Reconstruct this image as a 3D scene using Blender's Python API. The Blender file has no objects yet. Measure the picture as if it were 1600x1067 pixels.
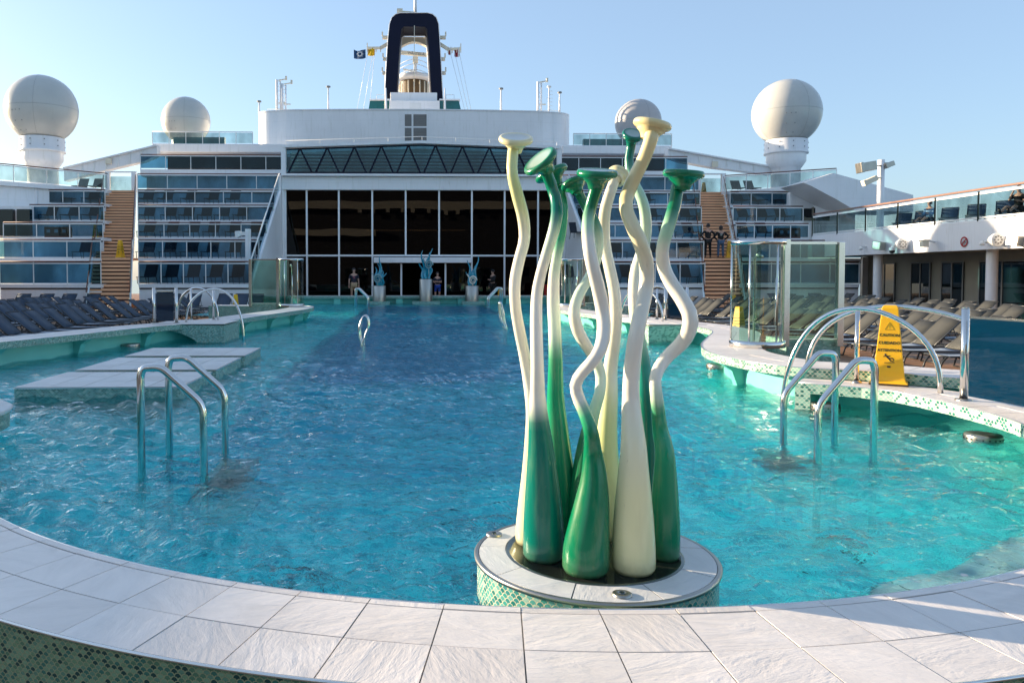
import bpy, bmesh, math, random
from mathutils import Vector, Matrix
random.seed(7)
R = math.radians
PI = math.pi
scene = bpy.context.scene
col = scene.collection

# ------------------------------------------------------------------ camera
F = 1230.0; PCX = 675.0; PCY = 472.0; YAW = R(1.5); PITCH = R(2.0); EYE = 1.5
cf = Vector((math.sin(YAW)*math.cos(PITCH), math.cos(YAW)*math.cos(PITCH), -math.sin(PITCH)))
cr = Vector((math.cos(YAW), -math.sin(YAW), 0))
cu = cr.cross(cf)
cam = bpy.data.objects.new('camera', bpy.data.cameras.new('camera')); col.objects.link(cam)
cam.location = (0, 0, EYE); cam.rotation_euler = (PI/2-PITCH, 0, -YAW)
cam.data.sensor_width = 36; cam.data.lens = F/1600*36
cam.data.shift_x = (800-PCX)/1600; cam.data.shift_y = (PCY-533.5)/1600
cam.data.clip_start = .05; cam.data.clip_end = 6000
scene.camera = cam

def ray(px, py): return cf + cr*((px-PCX)/F) - cu*((py-PCY)/F)
def at(px, py, Y):
    """real position (X, Z) of something measured at photo pixel px,py and standing Y metres ahead"""
    d = ray(px, py); k = Y/d.y
    return d.x*k, EYE+d.z*k
def atz(px, py, z):
    d = ray(px, py); k = (z-EYE)/d.z
    return d.x*k, d.y*k
def X_(px, Y): return at(px, 429, Y)[0]
def Z_(py, Y, px=643): return at(px, py, Y)[1]

# ------------------------------------------------------------------ materials
def newmat(name):
    m = bpy.data.materials.new(name); m.use_nodes = True
    nt = m.node_tree; nt.nodes.clear()
    return m, nt
class NB:
    def __init__(s, nt): s.nt = nt
    def n(s, t, **k):
        o = s.nt.nodes.new(t)
        for a, v in k.items():
            if a.startswith('i_'):
                kk = a[2:]; o.inputs[int(kk) if kk.isdigit() else kk.replace('_', ' ')].default_value = v
            else: setattr(o, a, v)
        return o
    def l(s, a, b): s.nt.links.new(a, b)
    def m(s, op, *a):
        o = s.nt.nodes.new('ShaderNodeMath'); o.operation = op
        for i, x in enumerate(a):
            if isinstance(x, (int, float)): o.inputs[i].default_value = x
            else: s.l(x, o.inputs[i])
        return o.outputs[0]
    def mixc(s, f, a, b):
        o = s.nt.nodes.new('ShaderNodeMix'); o.data_type = 'RGBA'
        for i, x in ((0, f), (6, a), (7, b)):
            if isinstance(x, (int, float, tuple)): o.inputs[i].default_value = x if not isinstance(x, tuple) or len(x) == 4 else (*x, 1)
            else: s.l(x, o.inputs[i])
        return o.outputs[2]
    def ramp(s, f, stops, interp='LINEAR'):
        o = s.nt.nodes.new('ShaderNodeValToRGB'); cr_ = o.color_ramp; cr_.interpolation = interp
        while len(cr_.elements) < len(stops): cr_.elements.new(.5)
        for e, (p, c) in zip(cr_.elements, stops): e.position = p; e.color = (*c, 1) if len(c) == 3 else c
        s.l(f, o.inputs[0]); return o.outputs[0]
    def coord(s, which='Object', scale=(1, 1, 1)):
        t = s.n('ShaderNodeTexCoord'); mp = s.n('ShaderNodeMapping'); mp.inputs['Scale'].default_value = scale
        s.l(t.outputs[which], mp.inputs[0]); return mp.outputs[0]
    def noise(s, vec, scale, detail=3, rough=.5, dist=0):
        o = s.n('ShaderNodeTexNoise'); o.inputs['Scale'].default_value = scale; o.inputs['Detail'].default_value = detail
        o.inputs['Roughness'].default_value = rough; o.inputs['Distortion'].default_value = dist
        if vec is not None: s.l(vec, o.inputs['Vector'])
        return o.outputs['Fac']
    def bump(s, h, strength, dist=.01):
        o = s.n('ShaderNodeBump'); o.inputs['Strength'].default_value = strength; o.inputs['Distance'].default_value = dist
        s.l(h, o.inputs['Height']); return o.outputs[0]
    def out(s, sh):
        o = s.n('ShaderNodeOutputMaterial'); s.l(sh, o.inputs[0])
def c4(c): return (*c, 1)
def mat(name, c, rough=.5, metal=0, var=.12, vscale=1.5, bump=0, bscale=40, coat=0, spec=.5, stretch=(1, 1, 1), streak=0, plates=0):
    m, nt = newmat(name); b = NB(nt)
    p = b.n('ShaderNodeBsdfPrincipled'); p.inputs['Roughness'].default_value = rough; p.inputs['Metallic'].default_value = metal
    p.inputs['Coat Weight'].default_value = coat; p.inputs['Coat Roughness'].default_value = .05
    p.inputs['Specular IOR Level'].default_value = spec
    v = b.coord('Object', stretch)
    n = b.noise(v, vscale, 5, .6)
    lo = tuple(x*(1-var) for x in c); hi = tuple(min(1, x*(1+var*.6)) for x in c)
    cc = b.ramp(n, [(.3, lo), (.7, hi)])
    if streak:
        v2 = b.coord('Object', (3, 3, .25)); n2 = b.noise(v2, 2.2, 4, .65)
        f = b.m('MULTIPLY', b.m('MAXIMUM', b.m('SUBTRACT', n2, .55), 0), streak*4)
        cc = b.mixc(f, cc, tuple(x*.55 for x in c[:2])+(c[2]*.45,))
    if plates:
        bk = b.n('ShaderNodeTexBrick'); bk.inputs['Scale'].default_value = 1; bk.inputs['Brick Width'].default_value = 2.6; bk.inputs['Row Height'].default_value = 1.15; bk.inputs['Mortar Size'].default_value = .008; bk.inputs['Mortar Smooth'].default_value = .6
        sx = b.n('ShaderNodeSeparateXYZ'); tc = b.n('ShaderNodeTexCoord'); b.l(tc.outputs['Object'], sx.inputs[0]); cx = b.n('ShaderNodeCombineXYZ'); b.l(b.m('ADD', sx.outputs[0], sx.outputs[1]), cx.inputs[0]); b.l(sx.outputs[2], cx.inputs[1]); b.l(cx.outputs[0], bk.inputs['Vector'])
        cc = b.mixc(b.m('MULTIPLY', bk.outputs['Fac'], .22), cc, (.40, .38, .36))
        rs_ = b.noise(b.coord('Object', (2.2, 2.2, .16)), 3.1, 5, .7)
        cc = b.mixc(b.m('MULTIPLY', b.m('GREATER_THAN', rs_, .70), .25), cc, (.42, .24, .12))
    b.l(cc, p.inputs['Base Color'])
    rr = b.m('ADD', b.m('MULTIPLY', b.noise(v, vscale*4, 3), rough*.35), rough*.82); b.l(rr, p.inputs['Roughness'])
    if bump:
        b.l(b.bump(b.noise(v, bscale, 4), bump, .01), p.inputs['Normal'])
    b.out(p.outputs[0]); return m
def glassmat(name, tint, ior=1.45, rough=.02, wav=.0, tmix=1.0, back=(0, 0, 0)):
    """thin sheet of tinted glass: what is behind shows through the tint, the sky mirrors by Fresnel"""
    m, nt = newmat(name); b = NB(nt)
    tr = b.n('ShaderNodeBsdfTransparent'); b.l(b.ramp(b.noise(b.coord('Object', (1, 1, .6)), .55, 3, .6), [(.34, tuple(x*.72 for x in tint)), (.66, tuple(min(1, x*1.14) for x in tint))]), tr.inputs[0])
    gl = b.n('ShaderNodeBsdfGlossy'); gl.inputs['Roughness'].default_value = rough; gl.inputs[0].default_value = (1, 1, 1, 1)
    fr = b.n('ShaderNodeFresnel'); gb = b.n('ShaderNodeNewGeometry')
    b.l(b.m('ADD', ior, b.m('MULTIPLY', gb.outputs['Backfacing'], 1/ior-ior)), fr.inputs[0])
    if wav:
        bp = b.bump(b.noise(b.coord('Object'), .35, 1), wav, .1); b.l(bp, gl.inputs['Normal'])
    body = tr.outputs[0]
    if tmix < 1:
        df = b.n('ShaderNodeBsdfDiffuse'); df.inputs[0].default_value = c4(back)
        mx0 = b.n('ShaderNodeMixShader'); mx0.inputs[0].default_value = tmix
        b.l(df.outputs[0], mx0.inputs[1]); b.l(tr.outputs[0], mx0.inputs[2]); body = mx0.outputs[0]
    mx = b.n('ShaderNodeMixShader'); b.l(fr.outputs[0], mx.inputs[0]); b.l(body, mx.inputs[1]); b.l(gl.outputs[0], mx.inputs[2])
    b.out(mx.outputs[0]); return m
def tilemat(name, c, rough=.45, bump=.5, vlo=.80):
    """slate-look porcelain; every tile has its own UV patch (random turn and offset), so grain differs tile by tile"""
    m, nt = newmat(name); b = NB(nt)
    p = b.n('ShaderNodeBsdfPrincipled'); p.inputs['Roughness'].default_value = rough
    v = b.coord('UV', (3.2, 9, 1)); n1 = b.noise(v, 1.0, 7, .62, .8)
    v2 = b.coord('UV', (14, 40, 1)); n2 = b.noise(v2, 1.0, 5, .6, .5)
    v3 = b.coord('UV', (1, 1, 1)); n3 = b.noise(v3, 1.3, 4, .55)
    o3 = b.noise(b.coord('Object'), .8, 4)
    f = b.m('ADD', b.m('MULTIPLY', n1, .45), b.m('ADD', b.m('MULTIPLY', n3, .35), b.m('MULTIPLY', o3, .25)))
    cc = b.ramp(f, [(.32, tuple(x*vlo for x in c)), (.55, c), (.75, tuple(min(1, x*1.12) for x in c))])
    pt = b.noise(b.coord('UV', (.37, .37, 1)), 1.0, 1, .3)
    cc = b.mixc(b.m('MULTIPLY', b.m('MAXIMUM', b.m('SUBTRACT', pt, .48), 0), 1.6), cc, tuple(x*k for x, k in zip(c, (.70, .66, .62))))
    st_ = b.noise(b.coord('Object', (1, 1, 1)), 2.3, 6, .7, .6)
    cc = b.mixc(b.m('MULTIPLY', b.m('MAXIMUM', b.m('SUBTRACT', st_, .56), 0), 1.6), cc, tuple(x*.55 for x in c))
    sp = b.noise(b.coord('UV', (30, 30, 30)), 1.0, 4, .7)
    cc = b.mixc(b.m('MULTIPLY', b.m('GREATER_THAN', sp, .71), .35), cc, tuple(x*.5 for x in c))
    b.l(cc, p.inputs['Base Color'])
    h = b.m('ADD', n1, b.m('MULTIPLY', n2, .35))
    b.l(b.bump(h, bump, .012), p.inputs['Normal'])
    b.out(p.outputs[0]); return m
def scalemat(name, cols, grout, w=.024, rough=.18, bump=.5, gw=.055):
    """fish-scale mosaic in UV metres: overlapping round-topped scales, colour picked per scale"""
    m, nt = newmat(name); b = NB(nt)
    t = b.n('ShaderNodeTexCoord'); sx = b.n('ShaderNodeSeparateXYZ'); b.l(t.outputs['UV'], sx.inputs[0])
    u = b.m('DIVIDE', sx.outputs[0], w); v = b.m('DIVIDE', sx.outputs[1], w)
    H = .5
    row = b.m('FLOOR', b.m('DIVIDE', v, H)); fv = b.m('SUBTRACT', v, b.m('MULTIPLY', row, H))
    def cell(rw, dv):
        off = b.m('MULTIPLY', b.m('MODULO', b.m('ABSOLUTE', rw), 2), .5)
        uu = b.m('SUBTRACT', u, off); iu = b.m('ROUND', uu); du = b.m('SUBTRACT', uu, iu)
        d = b.m('SQRT', b.m('ADD', b.m('MULTIPLY', du, du), b.m('MULTIPLY', dv, dv)))
        return d, iu
    d0, i0 = cell(row, fv)
    row1 = b.m('ADD', row, 1); d1, i1 = cell(row1, b.m('SUBTRACT', fv, H))
    inside = b.m('LESS_THAN', d0, .5)
    rid = b.m('ADD', b.m('MULTIPLY', inside, row), b.m('MULTIPLY', b.m('SUBTRACT', 1, inside), row1))
    iid = b.m('ADD', b.m('MULTIPLY', inside, i0), b.m('MULTIPLY', b.m('SUBTRACT', 1, inside), i1))
    cb = b.n('ShaderNodeCombineXYZ'); b.l(iid, cb.inputs[0]); b.l(rid, cb.inputs[1])
    wn = b.n('ShaderNodeTexWhiteNoise'); wn.noise_dimensions = '2D'; b.l(cb.outputs[0], wn.inputs['Vector'])
    k = len(cols); cc = b.ramp(wn.outputs['Value'], [(i/k, c) for i, c in enumerate(cols)], 'CONSTANT')
    edge = b.m('LESS_THAN', b.m('ABSOLUTE', b.m('SUBTRACT', d0, .5)), gw)
    cc = b.mixc(edge, cc, grout)
    p = b.n('ShaderNodeBsdfPrincipled'); b.l(cc, p.inputs['Base Color'])
    b.l(b.m('ADD', b.m('MULTIPLY', edge, .5), rough), p.inputs['Roughness'])
    hh = b.m('SUBTRACT', b.m('MULTIPLY', inside, .6), b.m('MULTIPLY', edge, .8))
    b.l(b.bump(hh, bump, .002), p.inputs['Normal'])
    b.out(p.outputs[0]); return m
def gridmat(name, cols, grout, w=.03, gw=.08, rough=.3):
    """small square pool mosaic in object metres"""
    m, nt = newmat(name); b = NB(nt)
    t = b.n('ShaderNodeTexCoord'); sx = b.n('ShaderNodeSeparateXYZ'); b.l(t.outputs['UV'], sx.inputs[0])
    u = b.m('DIVIDE', sx.outputs[0], w); v = b.m('DIVIDE', sx.outputs[1], w)
    cb = b.n('ShaderNodeCombineXYZ'); b.l(b.m('FLOOR', u), cb.inputs[0]); b.l(b.m('FLOOR', v), cb.inputs[1])
    wn = b.n('ShaderNodeTexWhiteNoise'); wn.noise_dimensions = '2D'; b.l(cb.outputs[0], wn.inputs['Vector'])
    k = len(cols); cc = b.ramp(wn.outputs['Value'], [(i/k, c) for i, c in enumerate(cols)], 'CONSTANT')
    e = b.m('MAXIMUM', b.m('LESS_THAN', b.m('FRACT', u), gw), b.m('LESS_THAN', b.m('FRACT', v), gw))
    cc = b.mixc(e, cc, grout)
    p = b.n('ShaderNodeBsdfPrincipled'); b.l(cc, p.inputs['Base Color']); p.inputs['Roughness'].default_value = rough
    b.out(p.outputs[0]); return m

M = {}
M['white'] = mat('white_paint', (.86, .85, .85), .35, var=.07, vscale=.35, streak=.35, plates=1)
M['white_fix'] = mat('white_fitting', (.8, .8, .78), .35, var=.05)
M['cream_steel'] = mat('cream_superstructure', (.82, .74, .58), .6, var=.1, vscale=.5, streak=.3)
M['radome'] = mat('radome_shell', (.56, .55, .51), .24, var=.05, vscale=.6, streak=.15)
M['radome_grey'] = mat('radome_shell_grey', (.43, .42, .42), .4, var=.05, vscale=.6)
M['seam'] = mat('panel_seam', (.25, .25, .24), .6)
M['navy'] = mat('navy_funnel_paint', (.003, .005, .022), .5, spec=.2, var=.2, vscale=.5)
M['steel'] = mat('polished_steel', (.72, .71, .68), .13, 1, var=.08, vscale=6, bump=.05, bscale=60)
M['brushed'] = mat('brushed_steel', (.42, .40, .36), .34, 1, var=.2, vscale=2, stretch=(1, 1, .15), bump=.1, bscale=30)
M['darksteel'] = mat('dark_wet_steel', (.10, .11, .10), .15, 1, var=.2, vscale=5)
M['black'] = mat('black_metal', (.015, .016, .02), .4)
M['wood_rail'] = mat('varnished_wood_rail', (.16, .05, .025), .35, var=.3, vscale=4)
M['stair'] = mat('stair_tread_wood', (.92, .50, .28), .6, var=.18, vscale=3, stretch=(.3, 3, 3))
M['stair_dark'] = mat('stair_gap_shade', (.05, .02, .015), .7)  # near-black sheets below the treads stand in for shade in the risers
M['tile'] = tilemat('slate_tile', (.75, .70, .665))
M['tile_slab'] = tilemat('slab_tile', (.66, .66, .65), bump=.4)
M['grout'] = mat('grout', (.13, .12, .11), .8, var=.3, vscale=6)
M['trim'] = mat('bright_trim', (.75, .75, .73), .25, .8, var=.08)
M['scale_dark'] = scalemat('fish_scale_dark', [(.008, .06, .055), (.09, .20, .12), (.16, .28, .16), (.12, .25, .17), (.20, .33, .20), (.04, .16, .12)], (.30, .33, .18), w=.028, rough=.16, gw=.075, bump=.8)
M['scale_teal'] = scalemat('fish_scale_teal', [(.02, .16, .15), (.09, .33, .30), (.28, .46, .40), (.04, .22, .22), (.14, .36, .34), (.05, .28, .25)], (.50, .47, .34), w=.034)
M['scale_mint'] = scalemat('fish_scale_mint', [(.02, .14, .12), (.22, .42, .34), (.32, .5, .40), (.05, .22, .18), (.26, .45, .37)], (.55, .58, .46), w=.05)
M['teal_wall'] = mat('teal_basin_wall', (.16, .55, .46), .3, var=.12, vscale=.8)
M['mos_light'] = gridmat('pool_mosaic_aqua', [(.02, .74, .78), (.08, .88, .90), (.01, .50, .58), (.30, .95, .94), (.005, .30, .40), (.05, .82, .84)], (.12, .78, .80), w=.11)
M['mos_deep'] = gridmat('pool_mosaic_blue', [(.004, .56, .66), (.008, .70, .78), (.003, .34, .52), (.03, .84, .88), (.003, .20, .40)], (.02, .60, .70), w=.11)
M['mos_navy'] = gridmat('pool_mosaic_navy', [(.003, .24, .44), (.004, .31, .52), (.002, .15, .34), (.006, .40, .60)], (.01, .28, .46), w=.11)
M['mark'] = mat('dark_pool_marking', (.01, .02, .05), .4)
M['deck'] = mat('teak_deck', (.30, .155, .075), .6, var=.35, vscale=1.5, stretch=(6, .4, 1))
M['fab_shaded'] = mat('shaded_mesh_fabric', (.028, .050, .085), .6, var=.2, vscale=4, bump=.2, bscale=120)  # lounger mesh with the left deck's shade put into its colour
M['fab_sunlit'] = mat('sunlit_mesh_fabric', (.046, .047, .042), .75, var=.15, vscale=4, bump=.2, bscale=120)  # same lounger mesh with the warm sun put into its colour
M['fab_terr'] = mat('dark_terrace_fabric', (.010, .017, .03), .7, var=.2, vscale=4)
M['lframe'] = mat('dark_lounger_frame', (.035, .04, .045), .35)
M['lseat'] = mat('sheen_sling_fabric', (.24, .29, .36), .5, var=.15, vscale=5)  # pale bluish sheen on the seats is put into this base colour
M['yellow'] = mat('yellow_plastic', (.90, .46, .01), .35, var=.06, vscale=3)
M['ink'] = mat('black_ink', (.012, .012, .012), .5)
M['grey_ink'] = mat('olive_ink', (.35, .24, .01), .5)
M['red'] = mat('red_plastic', (.45, .012, .012), .4)
M['glass_rail'] = glassmat('blue_balustrade_glass', (.30, .50, .60), 1.38, .02, wav=.1)
M['glass_clear'] = glassmat('clear_balustrade_glass', (.72, .80, .80), 1.5, .02)
M['glass_green'] = glassmat('green_shower_glass', (.62, .80, .71), 1.75, .015)
M['glass_blue'] = glassmat('dark_blue_windbreak_glass', (.04, .22, .34), 1.5, .03, tmix=.5, back=(.002, .03, .07))
M['glass_black'] = glassmat('black_lobby_glass', (.10, .10, .105), 1.4, .01, wav=.05, tmix=.55, back=(.001, .001, .002))
M['glass_teal'] = glassmat('teal_skylight_glass', (.34, .58, .64), 1.5, .03, tmix=.85, back=(.004, .05, .07))
M['glass_win'] = glassmat('dark_window_glass', (.06, .12, .15), 1.5, .03, tmix=.4, back=(.004, .015, .02))
M['dark_room'] = mat('dark_interior', (.012, .012, .014), .8)
M['beige_wall'] = mat('beige_wall', (.32, .29, .23), .6, var=.1)
M['green_glass'] = mat('green_tinted_pane', (.01, .12, .12), .12, var=.2)
M['kelp'] = mat('teal_kelp_glaze', (.01, .26, .36), .15, var=.3, vscale=3, coat=.6)
M['shell'] = mat('cream_shell_glaze', (.75, .66, .56), .25)
M['shell_grey'] = mat('grey_shell_glaze', (.20, .32, .33), .3)
M['skin'] = mat('skin', (.48, .27, .19), .5)
M['cloth_navy'] = mat('navy_cloth', (.012, .014, .03), .8)
M['cloth_black'] = mat('black_cloth', (.008, .008, .009), .8)
M['cloth_khaki'] = mat('khaki_cloth', (.42, .29, .17), .8)
M['cloth_blue'] = mat('blue_cloth', (.01, .05, .30), .8)
M['cloth_jeans'] = mat('denim_cloth', (.07, .12, .20), .8)
M['cloth_sky'] = mat('light_blue_cloth', (.22, .36, .55), .8)
M['hair'] = mat('dark_hair', (.018, .012, .01), .5)
M['print'] = mat('pale_print', (.5, .5, .5), .6)
M['print_pink'] = mat('pink_print', (.45, .12, .16), .6)
M['brown'] = mat('brown_cabinet', (.15, .035, .015), .5)
M['flag_blue'] = mat('blue_flag', (.008, .06, .17), .7)
M['flag_yellow'] = mat('yellow_flag', (.8, .5, .01), .7)
M['flag_red'] = mat('red_flag', (.35, .01, .03), .7)
M['flag_white'] = mat('white_flag', (.8, .8, .8), .7)
M['bulb'] = None
m, nt = newmat('warm_bulb'); b = NB(nt); e = b.n('ShaderNodeEmission'); e.inputs[0].default_value = (1, .55, .2, 1); e.inputs[1].default_value = 6; b.out(e.outputs[0]); M['bulb'] = m

# painted gradient of the sculpture stems (real two-tone paint, carried per vertex)
m, nt = newmat('gradient_enamel'); b = NB(nt)
p = b.n('ShaderNodeBsdfPrincipled'); a = b.n('ShaderNodeVertexColor'); a.layer_name = 'paint'
n = b.noise(b.coord('Object', (6, 6, 1)), 2.5, 4, .6)
cc = b.mixc(b.m('MULTIPLY', b.m('MAXIMUM', b.m('SUBTRACT', n, .5), 0), .7), a.outputs[0], (.42, .38, .22))
n5 = b.noise(b.coord('Object', (14, 14, 2.2)), 3, 6, .75, .5)
cc = b.mixc(b.m('MULTIPLY', b.m('GREATER_THAN', n5, .66), .30), cc, (.30, .27, .18))
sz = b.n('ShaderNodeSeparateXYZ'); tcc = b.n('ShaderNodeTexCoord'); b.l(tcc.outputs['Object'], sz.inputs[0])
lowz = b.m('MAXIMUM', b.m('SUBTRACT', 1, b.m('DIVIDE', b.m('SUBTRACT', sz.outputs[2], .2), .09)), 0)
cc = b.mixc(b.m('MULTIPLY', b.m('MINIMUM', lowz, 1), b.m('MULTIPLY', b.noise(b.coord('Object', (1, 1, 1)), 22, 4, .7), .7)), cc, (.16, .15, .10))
b.l(cc, p.inputs['Base Color']); p.inputs['Roughness'].default_value = .22
p.inputs['Coat Weight'].default_value = .25; p.inputs['Coat Roughness'].default_value = .06; p.inputs['Specular IOR Level'].default_value = .4
b.l(b.bump(b.noise(b.coord('Object', (3, 3, 1)), 5, 3), .12, .01), p.inputs['Normal'])
b.out(p.outputs[0]); M['enamel'] = m

# water: ripples, Fresnel mirror over a part-refracting, part-straight tinted body
m, nt = newmat('pool_water'); b = NB(nt)
v = b.coord('Object', (.9, 1.4, 1))
n3 = b.noise(v, 9, 3, .55, .6); n4 = b.noise(v, 26, 2, .5, .3)
h = b.m('ADD', b.m('MULTIPLY', n3, .55), b.m('MULTIPLY', n4, .10))
bp = b.bump(h, 1.0, .06)
fr = b.n('ShaderNodeFresnel'); b.l(bp, fr.inputs['Normal']); gb = b.n('ShaderNodeNewGeometry')
b.l(b.m('ADD', 1.33, b.m('MULTIPLY', gb.outputs['Backfacing'], 1/1.33-1.33)), fr.inputs[0])
gl = b.n('ShaderNodeBsdfGlossy'); gl.inputs['Roughness'].default_value = .03; b.l(bp, gl.inputs['Normal'])
tr = b.n('ShaderNodeBsdfTransparent'); tr.inputs[0].default_value = (.66, .97, 1, 1)
rf = b.n('ShaderNodeBsdfRefraction'); rf.inputs[0].default_value = (.66, .97, 1, 1); rf.inputs['IOR'].default_value = 1.33; rf.inputs['Roughness'].default_value = 0
b.l(bp, rf.inputs['Normal'])
mx = b.n('ShaderNodeMixShader'); mx.inputs[0].default_value = .72; b.l(tr.outputs[0], mx.inputs[1]); b.l(rf.outputs[0], mx.inputs[2])
m2 = b.n('ShaderNodeMixShader'); b.l(fr.outputs[0], m2.inputs[0]); b.l(mx.outputs[0], m2.inputs[1]); b.l(gl.outputs[0], m2.inputs[2])
b.out(m2.outputs[0]); M['water'] = m
M['sea'] = mat('open_sea', (.01, .05, .08), .15, var=.3, vscale=.02)

# ------------------------------------------------------------------ mesh builder
class MB:
    def __init__(s): s.v = []; s.f = []; s.mi = []; s.sm = []; s.uv = []; s.col = []
    def add(s, vs, fs, mi=0, smooth=False, uvs=None, cols=None):
        o = len(s.v); s.v += [tuple(x) for x in vs]
        for i, f in enumerate(fs):
            s.f.append([o+k for k in f]); s.mi.append(mi); s.sm.append(smooth)
            s.uv.append(uvs[i] if uvs else None)
        s.col += cols if cols else [(1, 1, 1, 1)]*len(vs)
        return s
    def bx(s, x0, y0, z0, x1, y1, z1, mi=0):
        v = [(x0, y0, z0), (x1, y0, z0), (x1, y1, z0), (x0, y1, z0), (x0, y0, z1), (x1, y0, z1), (x1, y1, z1), (x0, y1, z1)]
        return s.add(v, [(0, 3, 2, 1), (4, 5, 6, 7), (0, 1, 5, 4), (1, 2, 6, 5), (2, 3, 7, 6), (3, 0, 4, 7)], mi)
    def obox(s, c, size, M_=None, mi=0):
        M_ = M_ or Matrix.Identity(3); hx, hy, hz = (k/2 for k in size); c = Vector(c)
        v = [c+M_@Vector((a*hx, b_*hy, d*hz)) for d in (-1, 1) for a, b_ in ((-1, -1), (1, -1), (1, 1), (-1, 1))]
        return s.add(v, [(0, 3, 2, 1), (4, 5, 6, 7), (0, 1, 5, 4), (1, 2, 6, 5), (2, 3, 7, 6), (3, 0, 4, 7)], mi)
    def bar(s, a, b_, w, h, mi=0):
        a = Vector(a); b_ = Vector(b_); d = (b_-a); L = d.length; d.normalize()
        up = Vector((0, 0, 1)) if abs(d.z) < .95 else Vector((0, 1, 0))
        sd = d.cross(up).normalized(); u2 = sd.cross(d)
        m3 = Matrix((d, sd, u2)).transposed()
        return s.obox((a+b_)/2, (L, w, h), m3, mi)
    def tube(s, pts, r, n=8, mi=0, cap=True, cols=None, closed=False):
        pts = [Vector(p) for p in pts]; k = len(pts)
        rs = r if isinstance(r, (list, tuple)) else [r]*k
        vs = []; fs = []; cs = []; t0 = None; nrm = None
        for i, p in enumerate(pts):
            if closed: t = (pts[(i+1) % k]-pts[i-1]).normalized()
            else: t = ((pts[i+1] if i < k-1 else p)-(pts[i-1] if i else p)).normalized()
            if nrm is None:
                a = Vector((0, 0, 1)) if abs(t.z) < .9 else Vector((1, 0, 0)); nrm = t.cross(a).normalized()
            else:
                ax = t0.cross(t)
                if ax.length > 1e-6: nrm = Matrix.Rotation(t0.angle(t), 3, ax.normalized())@nrm
                nrm = (nrm-t*nrm.dot(t)).normalized()
            t0 = t; bn = t.cross(nrm)
            for j in range(n):
                a = 2*PI*j/n; vs.append(p+(nrm*math.cos(a)+bn*math.sin(a))*rs[i])
                if cols: cs.append((*cols[i], 1))
        for i in range(k if closed else k-1):
            i2 = (i+1) % k
            for j in range(n): fs.append((i*n+j, i*n+(j+1) % n, i2*n+(j+1) % n, i2*n+j))
        s.add(vs, fs, mi, True, cols=cs if cols else None)
        if cap and not closed:
            o = len(s.v)-len(vs)
            for f in (list(range(n))[::-1], list(range((k-1)*n, k*n))):
                s.f.append([o+q for q in f]); s.mi.append(mi); s.sm.append(False); s.uv.append(None)
        return s
    def lathe(s, prof, c=(0, 0, 0), n=24, mi=0, M_=None, cols=None, a0=0, a1=2*PI, smooth=True):
        c = Vector(c); vs = []; fs = []; cs = []; full = abs(a1-a0-2*PI) < 1e-6; nn = n if full else n+1
        for i, (r, z) in enumerate(prof):
            for j in range(nn):
                a = a0+(a1-a0)*j/n; q = Vector((r*math.cos(a), r*math.sin(a), z))
                vs.append(c+(M_@q if M_ else q))
                if cols: cs.append((*cols[i], 1))
        uvs = []; acc = [0]
        for i in range(1, len(prof)): acc.append(acc[-1]+math.hypot(prof[i][0]-prof[i-1][0], prof[i][1]-prof[i-1][1]))
        rm = max(p[0] for p in prof)
        for i in range(len(prof)-1):
            for j in range(n):
                j2 = (j+1) % nn
                fs.append((i*nn+j, i*nn+j2, (i+1)*nn+j2, (i+1)*nn+j))
                ua, ub = (a0+(a1-a0)*j/n)*rm, (a0+(a1-a0)*(j+1)/n)*rm
                uvs.append([(ua, acc[i]), (ub, acc[i]), (ub, acc[i+1]), (ua, acc[i+1])])
        return s.add(vs, fs, mi, smooth, uvs=uvs, cols=cs if cols else None)
    def prism(s, poly, z0, z1, mi=0, mside=None, side=True, bottom=True):
        n = len(poly); vs = [(x, y, z0) for x, y in poly]+[(x, y, z1) for x, y in poly]
        s.add(vs, [list(range(n, 2*n))]+([list(range(n))[::-1]] if bottom else []), mi)
        if side:
            acc = 0; fs = []; uvs = []
            for i in range(n):
                j = (i+1) % n; L = math.hypot(poly[j][0]-poly[i][0], poly[j][1]-poly[i][1])
                fs.append((i, j, n+j, n+i)); uvs.append([(acc, z0), (acc+L, z0), (acc+L, z1), (acc, z1)]); acc += L
            s.add(vs, fs, mi if mside is None else mside, uvs=uvs)
        return s
    def prism_y(s, poly, y0, y1, mi=0):
        """polygon in X,Z pushed along Y"""
        n = len(poly); vs = [(x, y0, z) for x, z in poly]+[(x, y1, z) for x, z in poly]
        fs = [list(range(n)), list(range(n, 2*n))[::-1]]+[(i, n+i, n+(i+1) % n, (i+1) % n) for i in range(n)]
        return s.add(vs, fs, mi)
    def wall(s, path, z0, z1, mi=0, closed=False, smooth=False):
        acc = 0; n = len(path); vs = []; fs = []; uvs = []
        for (x, y) in path: vs += [(x, y, z0), (x, y, z1)]
        for i in range(n if closed else n-1):
            j = (i+1) % n; L = math.hypot(path[j][0]-path[i][0], path[j][1]-path[i][1])
            fs.append((2*i, 2*j, 2*j+1, 2*i+1)); uvs.append([(acc, z0), (acc+L, z0), (acc+L, z1), (acc, z1)]); acc += L
        return s.add(vs, fs, mi, smooth, uvs=uvs)
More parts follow.
